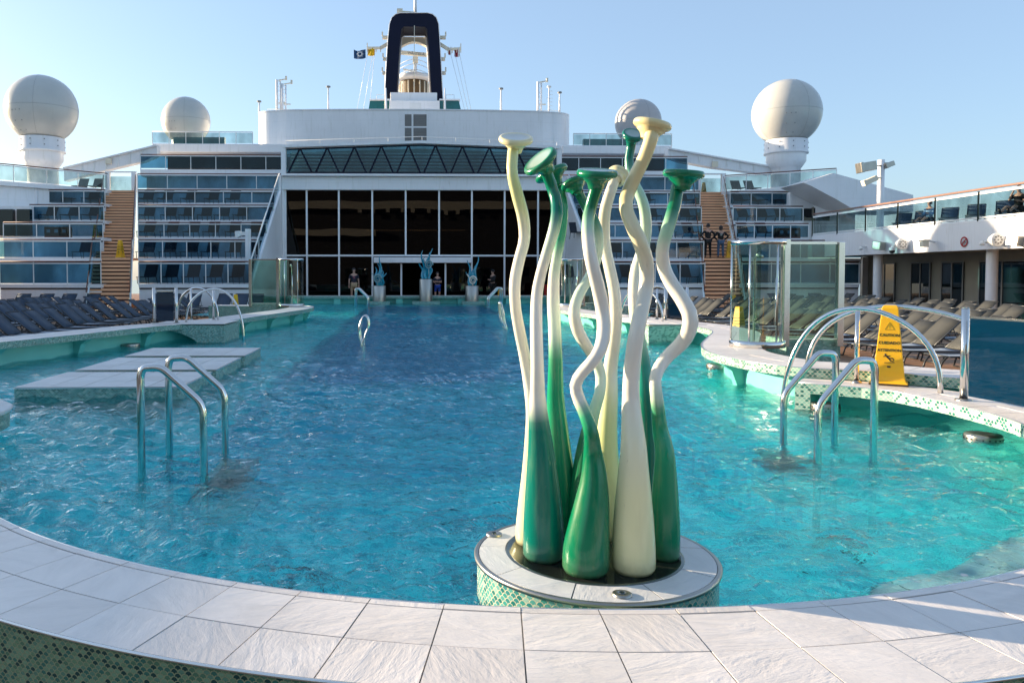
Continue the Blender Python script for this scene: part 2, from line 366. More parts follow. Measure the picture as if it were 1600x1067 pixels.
    def tiles(s, fn, nu, nv, z, gap=.004, mi=0, sub=1, th=.004):
        """a grid of real tiles: fn(u,v) -> x,y for u in 0..nu, v in 0..nv; each tile own UV turn"""
        for i in range(nu):
            for j in range(nv):
                us = [i+k/sub for k in range(sub+1)]
                lo = [Vector((*fn(u, j), 0)) for u in us]; hi = [Vector((*fn(u, j+1), 0)) for u in us]
                # inset
                def ins(P, Q, RR): # move P toward Q by gap/2 and toward RR
                    d1 = (Q-P); d2 = (RR-P)
                    return P+(d1.normalized() if d1.length > 1e-9 else d1)*gap/2+(d2.normalized() if d2.length > 1e-9 else d2)*gap/2
                L2 = list(lo); H2 = list(hi)
                for k in range(sub+1):
                    sidel = lo[k+1] if k == 0 else (lo[k-1] if k == sub else lo[k]); sideh = hi[k+1] if k == 0 else (hi[k-1] if k == sub else hi[k])
                    L2[k] = ins(lo[k], hi[k], sidel); H2[k] = ins(hi[k], lo[k], sideh)
                ring = L2+H2[::-1]; n = len(ring); dz = random.uniform(-.0012, .0012)
                top = [(p.x, p.y, z+dz) for p in ring]; bot = [(p.x, p.y, z-th) for p in ring]
                c = sum((Vector(p) for p in top), Vector())/n; a = random.choice((0, PI/2, PI, 1.5*PI))+random.uniform(-.5, .5); ox, oy = random.uniform(0, 50), random.uniform(0, 50)
                ca, sa = math.cos(a), math.sin(a)
                uv = [((p[0]-c.x)*ca-(p[1]-c.y)*sa+ox, (p[0]-c.x)*sa+(p[1]-c.y)*ca+oy) for p in top]
                fs = [list(range(n))]+[(q, n+q, n+(q+1) % n, (q+1) % n) for q in range(n)]
                s.add(top+bot, fs, mi, uvs=[uv]+[[uv[0]]*4]*n)
        return s
    def build(s, name, mats, parent=None, bev=0, auto=False, recalc=True):
        me = bpy.data.meshes.new(name); me.from_pydata(s.v, [], s.f)
        if not isinstance(mats, (list, tuple)): mats = [mats]
        for m_ in mats: me.materials.append(m_)
        me.polygons.foreach_set('material_index', s.mi); me.polygons.foreach_set('use_smooth', s.sm)
        uvl = me.uv_layers.new(name='UVMap').data
        li = 0
        for pi, p_ in enumerate(me.polygons):
            u = s.uv[pi]
            if u:
                for k in range(p_.loop_total): uvl[p_.loop_start+k].uv = u[k]
            else:
                nx, ny, nz = (abs(q) for q in p_.normal)
                for k in range(p_.loop_total):
                    co = me.vertices[me.loops[p_.loop_start+k].vertex_index].co
                    uvl[p_.loop_start+k].uv = (co.x, co.y) if nz >= max(nx, ny) else ((co.x, co.z) if ny >= nx else (co.y, co.z))
        if any(c[:3] != (1, 1, 1) for c in s.col):
            ca = me.color_attributes.new('paint', 'FLOAT_COLOR', 'POINT')
            for i, c in enumerate(s.col): ca.data[i].color = c
        if recalc:
            bm = bmesh.new(); bm.from_mesh(me); bmesh.ops.recalc_face_normals(bm, faces=bm.faces); bm.to_mesh(me); bm.free()
        o = bpy.data.objects.new(name, me); col.objects.link(o)
        if parent is not None:
            o.parent = parent; o.location = -Vector(parent.location) if parent.type == 'EMPTY' and not parent.get('local') else (0, 0, 0)
        if bev:
            b_ = o.modifiers.new('bevel', 'BEVEL'); b_.width = bev; b_.segments = 2; b_.limit_method = 'ANGLE'; b_.angle_limit = R(40)
        return o

def tag(o, label, cat, group=None):
    o['label'] = label; o['category'] = cat
    if group: o['group'] = group
    return o
def thing(name, label, cat, loc=(0, 0, 0), group=None, local=False):
    """Empty at the thing's base. local=True: parts are given in its own frame; else in world metres."""
    o = bpy.data.objects.new(name, None); o.empty_display_size = .1; col.objects.link(o); o.location = loc
    if local: o['local'] = True
    return tag(o, label, cat, group)
def struct(o): o['kind'] = 'structure'; return o
def stuffed(o): o['kind'] = 'stuff'; return o
def dup(root, loc, rz=0, label=None, group=None, sc=None):
    def cp(o, par):
        c = o.copy(); col.objects.link(c)
        if par is not None: c.parent = par
        for ch in o.children: cp(ch, c)
        return c
    r = cp(root, None); r.location = loc; r.rotation_euler = (0, 0, rz)
    if sc: r.scale = sc
    if label: r['label'] = label
    if group: r['group'] = group
    return r
ORD = ['first', 'second', 'third', 'fourth', 'fifth', 'sixth', 'seventh', 'eighth', 'ninth', 'tenth', 'eleventh', 'twelfth', 'thirteenth',
       'fourteenth', 'fifteenth', 'sixteenth', 'seventeenth', 'eighteenth', 'nineteenth', 'twentieth', 'twenty-first', 'twenty-second', 'twenty-third', 'twenty-fourth', 'twenty-fifth']
def smooth_path(pts, step=.3, closed=False, dim=None):
    P = [Vector(p) for p in pts]; n = len(P); out = []
    for i in range(n-1):
        p0 = P[max(i-1, 0)]; p1 = P[i]; p2 = P[i+1]; p3 = P[min(i+2, n-1)]
        k = max(2, int((p2-p1).length/step))
        for j in range(k):
            t = j/k
            out.append(.5*((2*p1)+(-p0+p2)*t+(2*p0-5*p1+4*p2-p3)*t*t+(-p0+3*p1-3*p2+p3)*t**3))
    out.append(P[-1]); return [tuple(q) for q in out]
def resample(pts, step):
    P = [Vector(p) for p in pts]; acc = [0]
    for a, b_ in zip(P, P[1:]): acc.append(acc[-1]+(b_-a).length)
    n = max(1, round(acc[-1]/step)); out = []; i = 0
    for k in range(n+1):
        d = acc[-1]*k/n
        while i < len(acc)-2 and acc[i+1] < d: i += 1
        t = (d-acc[i])/max(1e-9, acc[i+1]-acc[i]); out.append(tuple(P[i].lerp(P[i+1], min(1, t))))
    return out
def offset(path, d):
    out = []; n = len(path)
    for i in range(n):
        a = Vector(path[max(0, i-1)]); b_ = Vector(path[min(n-1, i+1)]); t = (b_-a).normalized()
        out.append((path[i][0]+t.y*d, path[i][1]-t.x*d))
    return out
def lerp(a, b_, t): return a+(b_-a)*t
def text_mesh(txt, size, extrude=.0008):
    cu_ = bpy.data.curves.new('lettering', 'FONT'); cu_.body = txt; cu_.size = size; cu_.extrude = extrude; cu_.align_x = 'CENTER'; cu_.align_y = 'CENTER'; cu_.resolution_u = 3; cu_.offset = size*.022
    o = bpy.data.objects.new('lettering', cu_); col.objects.link(o)
    bpy.context.view_layer.update()
    me = bpy.data.meshes.new_from_object(o.evaluated_get(bpy.context.evaluated_depsgraph_get()))
    bpy.data.objects.remove(o); return me
def put_mesh(name, me, material, mat4, parent=None):
    me.materials.clear(); me.materials.append(material)
    o = bpy.data.objects.new(name, me); col.objects.link(o)
    if parent is not None: o.parent = parent
    o.matrix_local = mat4; return o
# ================================================================== POOL
C = (.91, 7.55)
def pol(r, deg): return (C[0]+r*math.cos(R(deg)), C[1]+r*math.sin(R(deg)))
DK = -.3       # deck level

# control points (plan view) of the coping lips
up_r = [(8.0, 5.2), (7.2, 6.5), (6.5, 7.55), (5.81, 8.2), (5.2, 8.85), (4.6, 9.2), (4.34, 9.66), (4.24, 10.3), (4.26, 11.2), (4.58, 12.3), (5.3, 13.9), (5.9, 15.3), (6.04, 16.8), (5.8, 18), (5.5, 19.5), (4.95, 22), (4.62, 24.5), (4.6, 26.4), (5.0, 27.5), (6.1, 28.1), (8.2, 28.6)]
lip_r = resample(smooth_path(up_r, .15), .33)
up_l = [(-9.5, 9.0), (-8.2, 10.6), (-7.4, 11.7), (-6.74, 12.9), (-6.2, 14.4), (-5.49, 16.7), (-4.75, 18.2), (-4.25, 19.6), (-4.05, 21), (-3.7, 22.9), (-3.35, 25), (-3.3, 26.8), (-3.75, 27.9), (-4.9, 28.4), (-7, 28.9)]
lip_l = resample(smooth_path(up_l, .15), .33)
W = .85

def coping(name, label, lip, side, ztop, width, mosaic, zlow=DK, tile_rows=2, group=None, outer=None):
    """cantilevered lip: paving on top, mosaic edge band, teal wall recessed beneath, teal brackets, mosaic back wall"""
    x0, y0 = lip[len(lip)//2]
    t = thing(name, label, 'pool coping', (x0, y0, 0), group)
    out = outer or offset(lip, width*side)
    mb = MB()
    n = len(lip)-1
    def fn(u, v):
        i = min(int(u), n-1); f = u-i; k = v/tile_rows
        a = (lerp(lip[i][0], lip[i+1][0], f), lerp(lip[i][1], lip[i+1][1], f)); c_ = (lerp(out[i][0], out[i+1][0], f), lerp(out[i][1], out[i+1][1], f))
        return (lerp(a[0], c_[0], k), lerp(a[1], c_[1], k))
    mb.tiles(fn, n, tile_rows, ztop, gap=.007)
    mb.build('tile_paving', M['tile'], t)
    g = MB(); poly = list(lip)+list(out)[::-1]; zb = ztop-.004
    for i in range(n): g.add([(*lip[i], zb), (*lip[i+1], zb), (*out[i+1], zb), (*out[i], zb)], [(0, 1, 2, 3)])
    g.build('bedding', M['grout'], t)
    s_ = MB(); s_.wall(lip, ztop-.115, ztop-.006, 0); s_.wall(out, zlow, ztop-.006, 0); s_.build('mosaic_edge', mosaic, t)
    k = MB(); zb = ztop-.115
    wl = offset(lip, .34*side)
    for i in range(n): k.add([(*lip[i], zb), (*lip[i+1], zb), (*wl[i+1], zb), (*wl[i], zb)], [(0, 1, 2, 3)])
    k.wall(wl, -.75, zb, 0, smooth=True)
    k.build('basin_wall', M['teal_wall'], t)
    # brackets under the lip
    for i in range(3, n-2, 6):
        q = MB(); a = Vector((*lip[i], 0)); c_ = Vector((*wl[i], 0)); d = (c_-a); tg = Vector((-d.y, d.x, 0)).normalized()*.07
        p1 = a+d*.08; z1 = zb-.002
        prof = [(p1, z1), (c_, z1), (c_, -.75), (a+d*.72, -.75), (a+d*.72, -.02), (a+d*.5, z1-.10)]
        vs = [(*(p_+tg).xy, z) for p_, z in prof]+[(*(p_-tg).xy, z) for p_, z in prof]; m_ = len(prof)
        q.add(vs, [list(range(m_)), list(range(m_, 2*m_))[::-1]]+[(j, (j+1) % m_, m_+(j+1) % m_, m_+j) for j in range(m_)])
        q.build('bracket', M['teal_wall'], t)
    e = MB(); e.tube([(*p_, ztop-.001) for p_ in offset(lip, -.003*side)], .006, 5); e.build('edge_trim', M['trim'], t)
    return t, wl, out
cr_t, wall_r, out_r = coping('coping_wall', 'long tiled pool coping curving along the sunlit right side of the pool', lip_r, 1, .4, W, M['scale_mint'])
cl_t, wall_l, out_l = coping('coping_wall', 'long tiled pool coping along the shaded left side of the pool', lip_l, -1, .4, W, M['scale_teal'])

# lower bridge coping at the near right
lipL = resample(smooth_path([(4.35, 8.78), (4.7, 8.5), (5.0, 8.22), (5.1, 7.8), (5.12, 7.43), (5.1, 6.76), (5.01, 6.3), (4.75, 5.6), (4.35, 4.95), (3.9, 4.4)], .15), .33)
outL = resample(smooth_path([(4.62, 9.12), (5.1, 8.88), (5.55, 8.5), (5.72, 8.0), (5.78, 7.5), (5.74, 6.7), (5.62, 6.1), (5.3, 5.3), (4.85, 4.55), (4.35, 3.95)], .15), 9)
outL = resample(smooth_path([(4.62, 9.12), (5.1, 8.88), (5.55, 8.5), (5.72, 8.0), (5.78, 7.5), (5.74, 6.7), (5.62, 6.1), (5.3, 5.3), (4.85, 4.55), (4.35, 3.95)], .15), .33)
nL = len(lipL)
def resn(p, n):
    P = [Vector(q) for q in p]; acc = [0]
    for a, b_ in zip(P, P[1:]): acc.append(acc[-1]+(b_-a).length)
    o = []; i = 0
    for k in range(n):
        d = acc[-1]*k/(n-1)
        while i < len(acc)-2 and acc[i+1] < d: i += 1
        o.append(tuple(P[i].lerp(P[i+1], min(1, (d-acc[i])/max(1e-9, acc[i+1]-acc[i])))))
    return o
outL = resn(outL, nL)
t = thing('bridge_coping', 'low tiled bridge coping beneath the big yellow cone at the right of the pool', 'pool coping', (*lipL[nL//2], 0))
mb = MB()
def fnL(u, v):
    i = min(int(u), nL-2); f = u-i; k = v/2
    a = (lerp(lipL[i][0], lipL[i+1][0], f), lerp(lipL[i][1], lipL[i+1][1], f)); c_ = (lerp(outL[i][0], outL[i+1][0], f), lerp(outL[i][1], outL[i+1][1], f))
    return (lerp(a[0], c_[0], k), lerp(a[1], c_[1], k))
mb.tiles(fnL, nL-1, 2, .28, gap=.007); mb.build('tile_paving', M['tile'], t)
g = MB()
for i in range(nL-1):
    for z in (.276, .165): g.add([(*lipL[i], z), (*lipL[i+1], z), (*outL[i+1], z), (*outL[i], z)], [(0, 1, 2, 3)], 0)
g.build('bedding', M['grout'], t)
s_ = MB(); s_.wall(lipL, .165, .275); s_.wall([lipL[0], outL[0]], -.1, .275)
d0 = Vector(lipL[0]); d1 = Vector(lipL[1]); dd = (d1-d0).normalized()
e1 = tuple(d0+dd*.16)
s_.wall([lipL[0], e1], -.3, .166); s_.build('mosaic_edge', M['scale_mint'], t)
wlL = offset(outL, -.06)
k = MB(); k.wall(outL, -.75, .164, smooth=True)
k.wall([e1, tuple(Vector(e1)+Vector((.25, .28)))], -.75, .164)
k.build('basin_wall', M['teal_wall'], t)
for i in (9, 15):
    if i < nL-1:
        q = MB(); a = Vector(lipL[i]); c_ = Vector(outL[i]); d = c_-a; tg = Vector((-d.y, d.x)).normalized()*.09
        prof = [(a+d*.05, .163), (c_, .163), (c_, -.75), (a+d*.42, -.75), (a+d*.42, .02), (a+d*.3, .10)]
        vs = [(*(p_+tg), z) for p_, z in prof]+[(*(p_-tg), z) for p_, z in prof]; m_ = len(prof)
        q.add(vs, [list(range(m_)), list(range(m_, 2*m_))[::-1]]+[(j, (j+1) % m_, m_+(j+1) % m_, m_+j) for j in range(m_)])
        q.build('bracket', M['teal_wall'], t)
e = MB(); e.tube([(*p_, .279) for p_ in lipL], .006, 5); e.build('edge_trim', M['trim'], t)

# near ring rim
t = thing('pool_edge', 'broad curved pool rim of pale slate tiles in the foreground with green scale mosaic below', 'pool rim', (C[0], C[1]-5, 0))
A0, A1, N_ = 195, 331, 36
N_ = round((A1-A0)/3.75); PH = .9
mb = MB()
def fr_(u, v):
    a = A0+PH+(A1-A0)*u/N_; r = 4.60+(5.2-4.60)*v/2
    return pol(r, a)
mb.tiles(fr_, N_, 2, .2, gap=.0055, sub=3)
def fr2(u, v): return pol(4.55+.047*v, A0+PH+(A1-A0)*u/N_)
mb.tiles(fr2, N_, 1, .2, gap=.0045, sub=3)
mb.build('tile_paving', M['tile'], t, bev=0)
arc = [A0+(A1-A0)*i/120 for i in range(121)]
g = MB()
for a, b_ in zip(arc, arc[1:]):
    g.add([(*pol(4.552, a), .196), (*pol(4.552, b_), .196), (*pol(5.198, b_), .196), (*pol(5.198, a), .196)], [(0, 1, 2, 3)])
g.build('bedding', M['grout'], t)
s_ = MB(); s_.wall([pol(5.196, a) for a in arc], DK-.2, .19, smooth=True); s_.build('mosaic_wall', M['scale_dark'], t)
s_ = MB(); s_.wall([pol(4.553, a) for a in arc], -.75, .192, smooth=True); s_.build('basin_wall', M['scale_teal'], t)
s_ = MB(); s_.tube([(*pol(5.2, a), .197) for a in arc], .007, 6); s_.build('outer_trim', M['trim'], t)
s_ = MB(); s_.tube([(*pol(4.549, a), .197) for a in arc], .005, 6); s_.build('inner_trim', M['trim'], t)
# submerged ledge on the right
mb = MB(); B0, B1 = 282, 310; NB_ = 6
def fl_(u, v):
    a = B0+(B1-B0)*u/NB_; w = min(1, (u+.6)/2.2)
    return pol(4.548-(.52*w)*v, a)
mb.tiles(fl_, NB_, 1, -.045, gap=.012, sub=4); mb.build('submerged_ledge', M['tile'], t)
s_ = MB(); q = [(B0+(B1-B0)*i/60, min(1, (i/60*NB_+.6)/2.2)) for i in range(61)]
s_.wall([pol(4.548-.52*w, a) for a, w in q], -.7, -.05, smooth=True); s_.build('ledge_face', M['scale_teal'], t)

# water, basin, decks -------------------------------------------------
near = [pol(4.552, a) for a in [A0+(A1-A0)*i/60 for i in range(61)]]
ring_r = [p_ for p_ in near]
right = [(5.4, 4.4), (6.6, 5.3)]+[p_ for p_ in wall_r[2:]]
left = [(-5.6, 6.4), (-8.2, 8.2)]+[p_ for p_ in wall_l[2:]]
FAR = 41.2
outline = near+right+[(9.2, 29.2), (9.6, FAR), (-7.9, FAR), (-8.1, 29.4)]+left[::-1]
import numpy as np
def make_water():
    rs = np.random.RandomState(11)
    th = np.radians(np.concatenate([np.arange(-80, -36, .9), np.arange(-36, 42, .22), np.arange(42, 80.1, .9)]))
    rr = 2.3*np.exp(np.arange(0, 3.12, .0062)); rr = rr[rr < 46]
    A_, B_ = np.meshgrid(th, rr); X = B_*np.sin(A_); Y = B_*np.cos(A_); cell = B_*.0062
    Z = np.zeros_like(X)
    wx = X+.35*np.sin(Y*.83+1)+.2*np.sin(X*1.1+Y*1.7); wy = Y+.35*np.sin(X*.71+2)+.2*np.sin(X*1.6-Y*.9)
    gust = .75+.35*np.sin(X*.43+1.3*np.sin(Y*.31))*np.cos(Y*.37+.9*np.sin(X*.5+1))
    for i in range(110):
        L = .075*(1.55/.075)**(rs.rand()); k = 2*np.pi/L
        a = rs.normal(np.pi/2+.12, .75) if rs.rand() < .75 else rs.rand()*np.pi*2
        amp = .0125*L**1.0*(2.0 if L < .4 else .6)
        fade = np.clip((L/cell-2.2)/3, 0, 1)
        ph = k*(wx*np.cos(a)+wy*np.sin(a))+rs.rand()*6.28
        sn = np.sin(ph); Z += amp*gust*fade*(sn+.28*np.sin(2*ph+1.2))*.62
    px = np.array([p_[0] for p_ in outline]); py = np.array([p_[1] for p_ in outline])
    ins = np.zeros(X.shape, bool); j = len(px)-1
    for i in range(len(px)):
        c_ = ((py[i] > Y) != (py[j] > Y)) & (X < (px[j]-px[i])*(Y-py[i])/(py[j]-py[i]+1e-12)+px[i]); ins ^= c_; j = i
    d2 = np.hypot(X-C[0], Y-C[1]); ins |= (d2 < 4.85) & (Y < 8)
    m = ins[:-1, :-1] | ins[1:, :-1] | ins[:-1, 1:] | ins[1:, 1:]
    idx = np.arange(X.size).reshape(X.shape)
    q = np.stack([idx[:-1, :-1][m], idx[:-1, 1:][m], idx[1:, 1:][m], idx[1:, :-1][m]], 1)
    used = np.unique(q); rem = np.full(X.size, -1); rem[used] = np.arange(len(used)); q = rem[q]
    co = np.stack([X.ravel()[used], Y.ravel()[used], Z.ravel()[used]], 1)
    me = bpy.data.meshes.new('pool_water'); me.from_pydata(co.tolist(), [], q[:, ::-1].tolist()); me.materials.append(M['water'])
    me.polygons.foreach_set('use_smooth', [True]*len(me.polygons)); me.update()
    if me.polygons[0].normal.z < 0: me.flip_normals()
    o = bpy.data.objects.new('pool_water', me); col.objects.link(o); struct(o)
make_water()
# floor : shallow shelf round a deep blue well
DX0, DX1, DY0, DY1 = -2.1, 3.6, 6.4, 38.5
def rects():
    yield (-11, 2.0, 11, DY0); yield (-11, DY1, 11, 43); yield (-11, DY0, DX0, DY1); yield (DX1, DY0, 11, DY1)
fl = MB()
for x0, y0, x1, y1 in rects(): fl.add([(x0, y0, -.62), (x1, y0, -.62), (x1, y1, -.62), (x0, y1, -.62)], [(0, 1, 2, 3)])
o = struct(fl.build('pool_floor', M['mos_light']))
dp = MB(); dp.add([(DX0, DY0, -1.1), (DX1, DY0, -1.1), (DX1, DY1, -1.1), (DX0, DY1, -1.1)], [(0, 1, 2, 3)])
dp.wall([(DX0, DY0), (DX1, DY0), (DX1, DY1), (DX0, DY1)], -1.1, -.62, closed=True)
struct(dp.build('pool_deep_floor', M['mos_deep']))
dp = MB(); dp.add([(DX0+.05, 12.4, -1.09), (DX1-.05, 12.4, -1.09), (DX1-.05, DY1-.05, -1.09), (DX0+.05, DY1-.05, -1.09)], [(0, 1, 2, 3)])
struct(dp.build('pool_deep_end_floor', M['mos_navy']))
mk = MB()   # dark marking strips and blurred depth figures on the shelf at the near end
for k_ in range(7):
    if k_ != 3: mk.bx(.28+k_*.13, 5.3, -.616, .36+k_*.13, 5.48, -.612)
struct(mk.build('pool_floor_marking', M['mark']))
for (x, y) in ((-.75, 4.55), (2.75, 4.9), (.5, 4.75)):
    dr = MB(); dr.lathe([(.0, -.61), (.11, -.61), (.13, -.615)], (x, y, 0), 20); dr.lathe([(.04, -.605), (.055, -.6), (.07, -.605)], (x, y, 0), 20)
    o = dr.build('floor_drain', M['darksteel'])
    tag(o, {-.75: 'round floor drain under the water between the left ladder and the near rim', 2.75: 'round floor drain under the water right of the tall sculpture', .5: 'round floor drain under the water just left of the tall sculpture'}[x], 'drain')
# decks
def deckpoly(side):
    if side > 0:
        return [(C[0], C[1]-5.2)]+[pol(5.2, a) for a in range(272, 331, 3)]+[(5.6, 4.0), (7.6, 4.6)]+out_r+[(9.4, 29.9), (9.7, FAR+.5), (C[0], FAR+.5), (C[0], 60), (24, 60), (24, -12), (C[0], -12)]
    return [(C[0], C[1]-5.2)]+[pol(5.2, a) for a in range(268, 194, -3)]+[(-6.5, 5.6), (-9.3, 7.6)]+out_l+[(-8.4, 30.0), (-8.0, FAR+.5), (C[0], FAR+.5), (C[0], 60), (-24, 60), (-24, -12), (C[0], -12)]
for sd, nm in ((1, 'wood_deck'), (-1, 'wood_deck')):
    d = MB(); q = deckpoly(sd); d.add([(x, y, DK) for x, y in q], [list(range(len(q)))]); o = d.build(nm, M['deck'], None, recalc=False); struct(o)
    if o.data.polygons[0].normal.z < 0: o.data.flip_normals()
h_ = MB(); h_.bx(-24.5, -30, -26, 24.5, 110, -6); struct(h_.build('ship_hull', M['white']))
h_ = MB(); h_.bx(-24.5, -11.9, -6, -24.05, 110, DK+.02); h_.bx(24.05, -11.9, -6, 24.5, 110, DK+.02); struct(h_.build('hull_side', M['white']))
se = MB(); se.add([(-4000, -4000, -26), (4000, -4000, -26), (4000, 4000, -26), (-4000, 4000, -26)], [(0, 1, 2, 3)]); struct(se.build('sea', M['sea']))

# far end of the pool
t = thing('coping_wall', 'straight tiled coping at the far end of the pool below the glass front', 'pool coping', (.8, FAR, 0))
mb = MB(); mb.tiles(lambda u, v: (-8+u*.42, 40.6+v*.42), 42, 2, .4, gap=.01); mb.build('tile_paving', M['tile'], t)
q = MB(); q.bx(-8, 40.6, .27, 9.6, 41.6, .396); q.build('mosaic_edge', M['scale_teal'], t)
q = MB(); q.bx(-8, 40.95, -.75, 9.6, 41.55, .268); q.build('basin_wall', M['teal_wall'], t)
for x in (-6.2, -4.0, 2.4, 3.3, -.8, 4.9, 7.2):
    q = MB(); q.bx(x, 40.66, -.1, x+.35, 40.948, .266); q.build('bracket', M['teal_wall'], t)
fd = MB(); fd.bx(-24, 41.6, DK+.004, 24, 60, .05); o = struct(fd.build('far_deck', M['deck']))

# stepping slabs in the water -----------------------------------------
for k_, (y0, y1, lab) in enumerate(((9.5, 10.97, 'nearest of the three low tiled slabs rising from the water on the left'),
                                    (11.22, 12.85, 'middle of the three low tiled slabs rising from the water on the left'),
                                    (13.15, 14.55, 'farthest of the three low tiled slabs rising from the water on the left'))):
    x0, x1 = -4.75, -2.78
    t = thing('water_platform', lab, 'pool platform', ((x0+x1)/2, (y0+y1)/2, 0), 'low tiled slabs in the pool')
    q = MB(); q.bx(x0, y0, -.62, x1, y1, .135); q.build('mosaic_base', M['scale_teal'], t)
    q = MB(); q.bx(x0-.012, y0-.012, .133, x1+.012, y1+.012, .149); q.build('edge_trim', M['trim'], t)
    q = MB(); nx = 5; ny = 3
    q.tiles(lambda u, v: (x0+(x1-x0)*u/nx, y0+(y1-y0)*v/ny), nx, ny, .155, gap=.012); q.build('tile_paving', M['tile_slab'], t)

# round platform at the left edge of frame ----------------------------
cx, cy = -4.42, 7.1
t = thing('round_platform', 'round tiled platform cut off by the left edge beside the left ladder', 'pool platform', (cx, cy, 0))
q = MB(); q.lathe([(.75, .24), (.77, .27), (.75, .282), (0, .284)], (cx, cy, 0), 48); q.build('tile_top', M['tile_slab'], t)
q = MB(); q.lathe([(.74, .10), (.742, .24)], (cx, cy, 0), 48); q.build('mosaic_edge', M['scale_teal'], t)
q = MB(); q.lathe([(.45, -.62), (.45, .09), (.74, .099)], (cx, cy, 0), 32); q.build('column', M['teal_wall'], t)
def drain(x, y, lab, r=.13, z=.07):
    t = thing('skimmer_grate', lab, 'grate', (x, y, 0), 'round perforated grates under the coping')
    q = MB(); q.lathe([(r*.9, -.05), (r, -.03), (r, z-.012), (r*.97, z), (r*.5, z+.003), (0, z+.003)], (x, y, 0), 20); q.build('drum', M['brushed'], t)
    q = MB()
    for i in range(20):
        for j in range(2):
            a = 2*PI*(i+.5*j)/20; q.obox((x+math.cos(a)*r*1.0, y+math.sin(a)*r*1.0, z-.035-.03*j), (.012, .012, .012), Matrix.Rotation(a, 3, 'Z'))
    q.build('perforation', M['black'], t)
drain(-3.62, 6.15, 'round steel grate in the water at the far left edge of the picture')
for (px, py, lab) in ((24, 562, 'round steel grate under the left coping nearest the camera'), (104, 552, 'round steel grate under the left coping, second from the camera'), (203, 542, 'round steel grate under the left coping beside the three slabs'),
                      (1124, 575, 'round grate in the shallow water below the curved glass shower'), (1290, 640, 'round grate in the shadow under the left end of the bridge coping'), (1536, 690, 'round perforated grate under the right end of the bridge coping')):
    x, y = atz(px, py, 0); drain(x, y, lab, .15 if py > 600 else .2)

# sculpture plinth -----------------------------------------------------
PX, PY, PR = .853, 3.605, .553
t = thing('sculpture_plinth', 'round tiled plinth with scale mosaic side carrying the tall mushroom sculpture', 'plinth', (PX, PY, 0))
q = MB(); q.lathe([(PR-.006, -.62), (PR-.006, .178)], (PX, PY, 0), 96); q.build('mosaic_side', M['scale_teal'], t)
q = MB(); q.lathe([(PR-.004, .176), (PR+.006, .180), (PR+.008, .194), (PR, .2005), (PR-.012, .199)], (PX, PY, 0), 96); q.build('edge_trim', M['brushed'], t)
q = MB()
def fp(u, v):
    a = R(-73+40*u*1.0); r = .402+(PR-.013-.402)*v
    return (PX+r*math.cos(a), PY+.035*(1-v)+r*math.sin(a))
q.tiles(fp, 9, 1, .199, gap=.005, sub=8); q.build('tile_top', M['tile_slab'], t)
q = MB(); q.lathe([(PR-.012, .194), (.30, .1945)], (PX, PY, 0), 64); q.build('bedding', M['grout'], t)
q = MB(); q.lathe([(.412, .1985), (.405, .2035), (.395, .203), (.388, .198), (0, .198)], (PX, PY+.035, 0), 72); q.build('base_disc', mat('wet_dark_disc', (.13, .15, .13), .14, .8, var=.3, vscale=4), t)
for (px, py) in ((772, 835), (972, 929)):
    x, y = atz(px, py, .2); q = MB(); q.lathe([(.04, .199), (.039, .207), (.03, .21), (.02, .209), (.017, .203), (0, .202)], (x, y, 0), 28); nz = q.build('water_jet', M['brushed'], t)
    q = MB(); q.lathe([(.012, .203), (.010, .212), (0, .212)], (x, y, 0), 14); q.build('nozzle', M['darksteel'], nz)

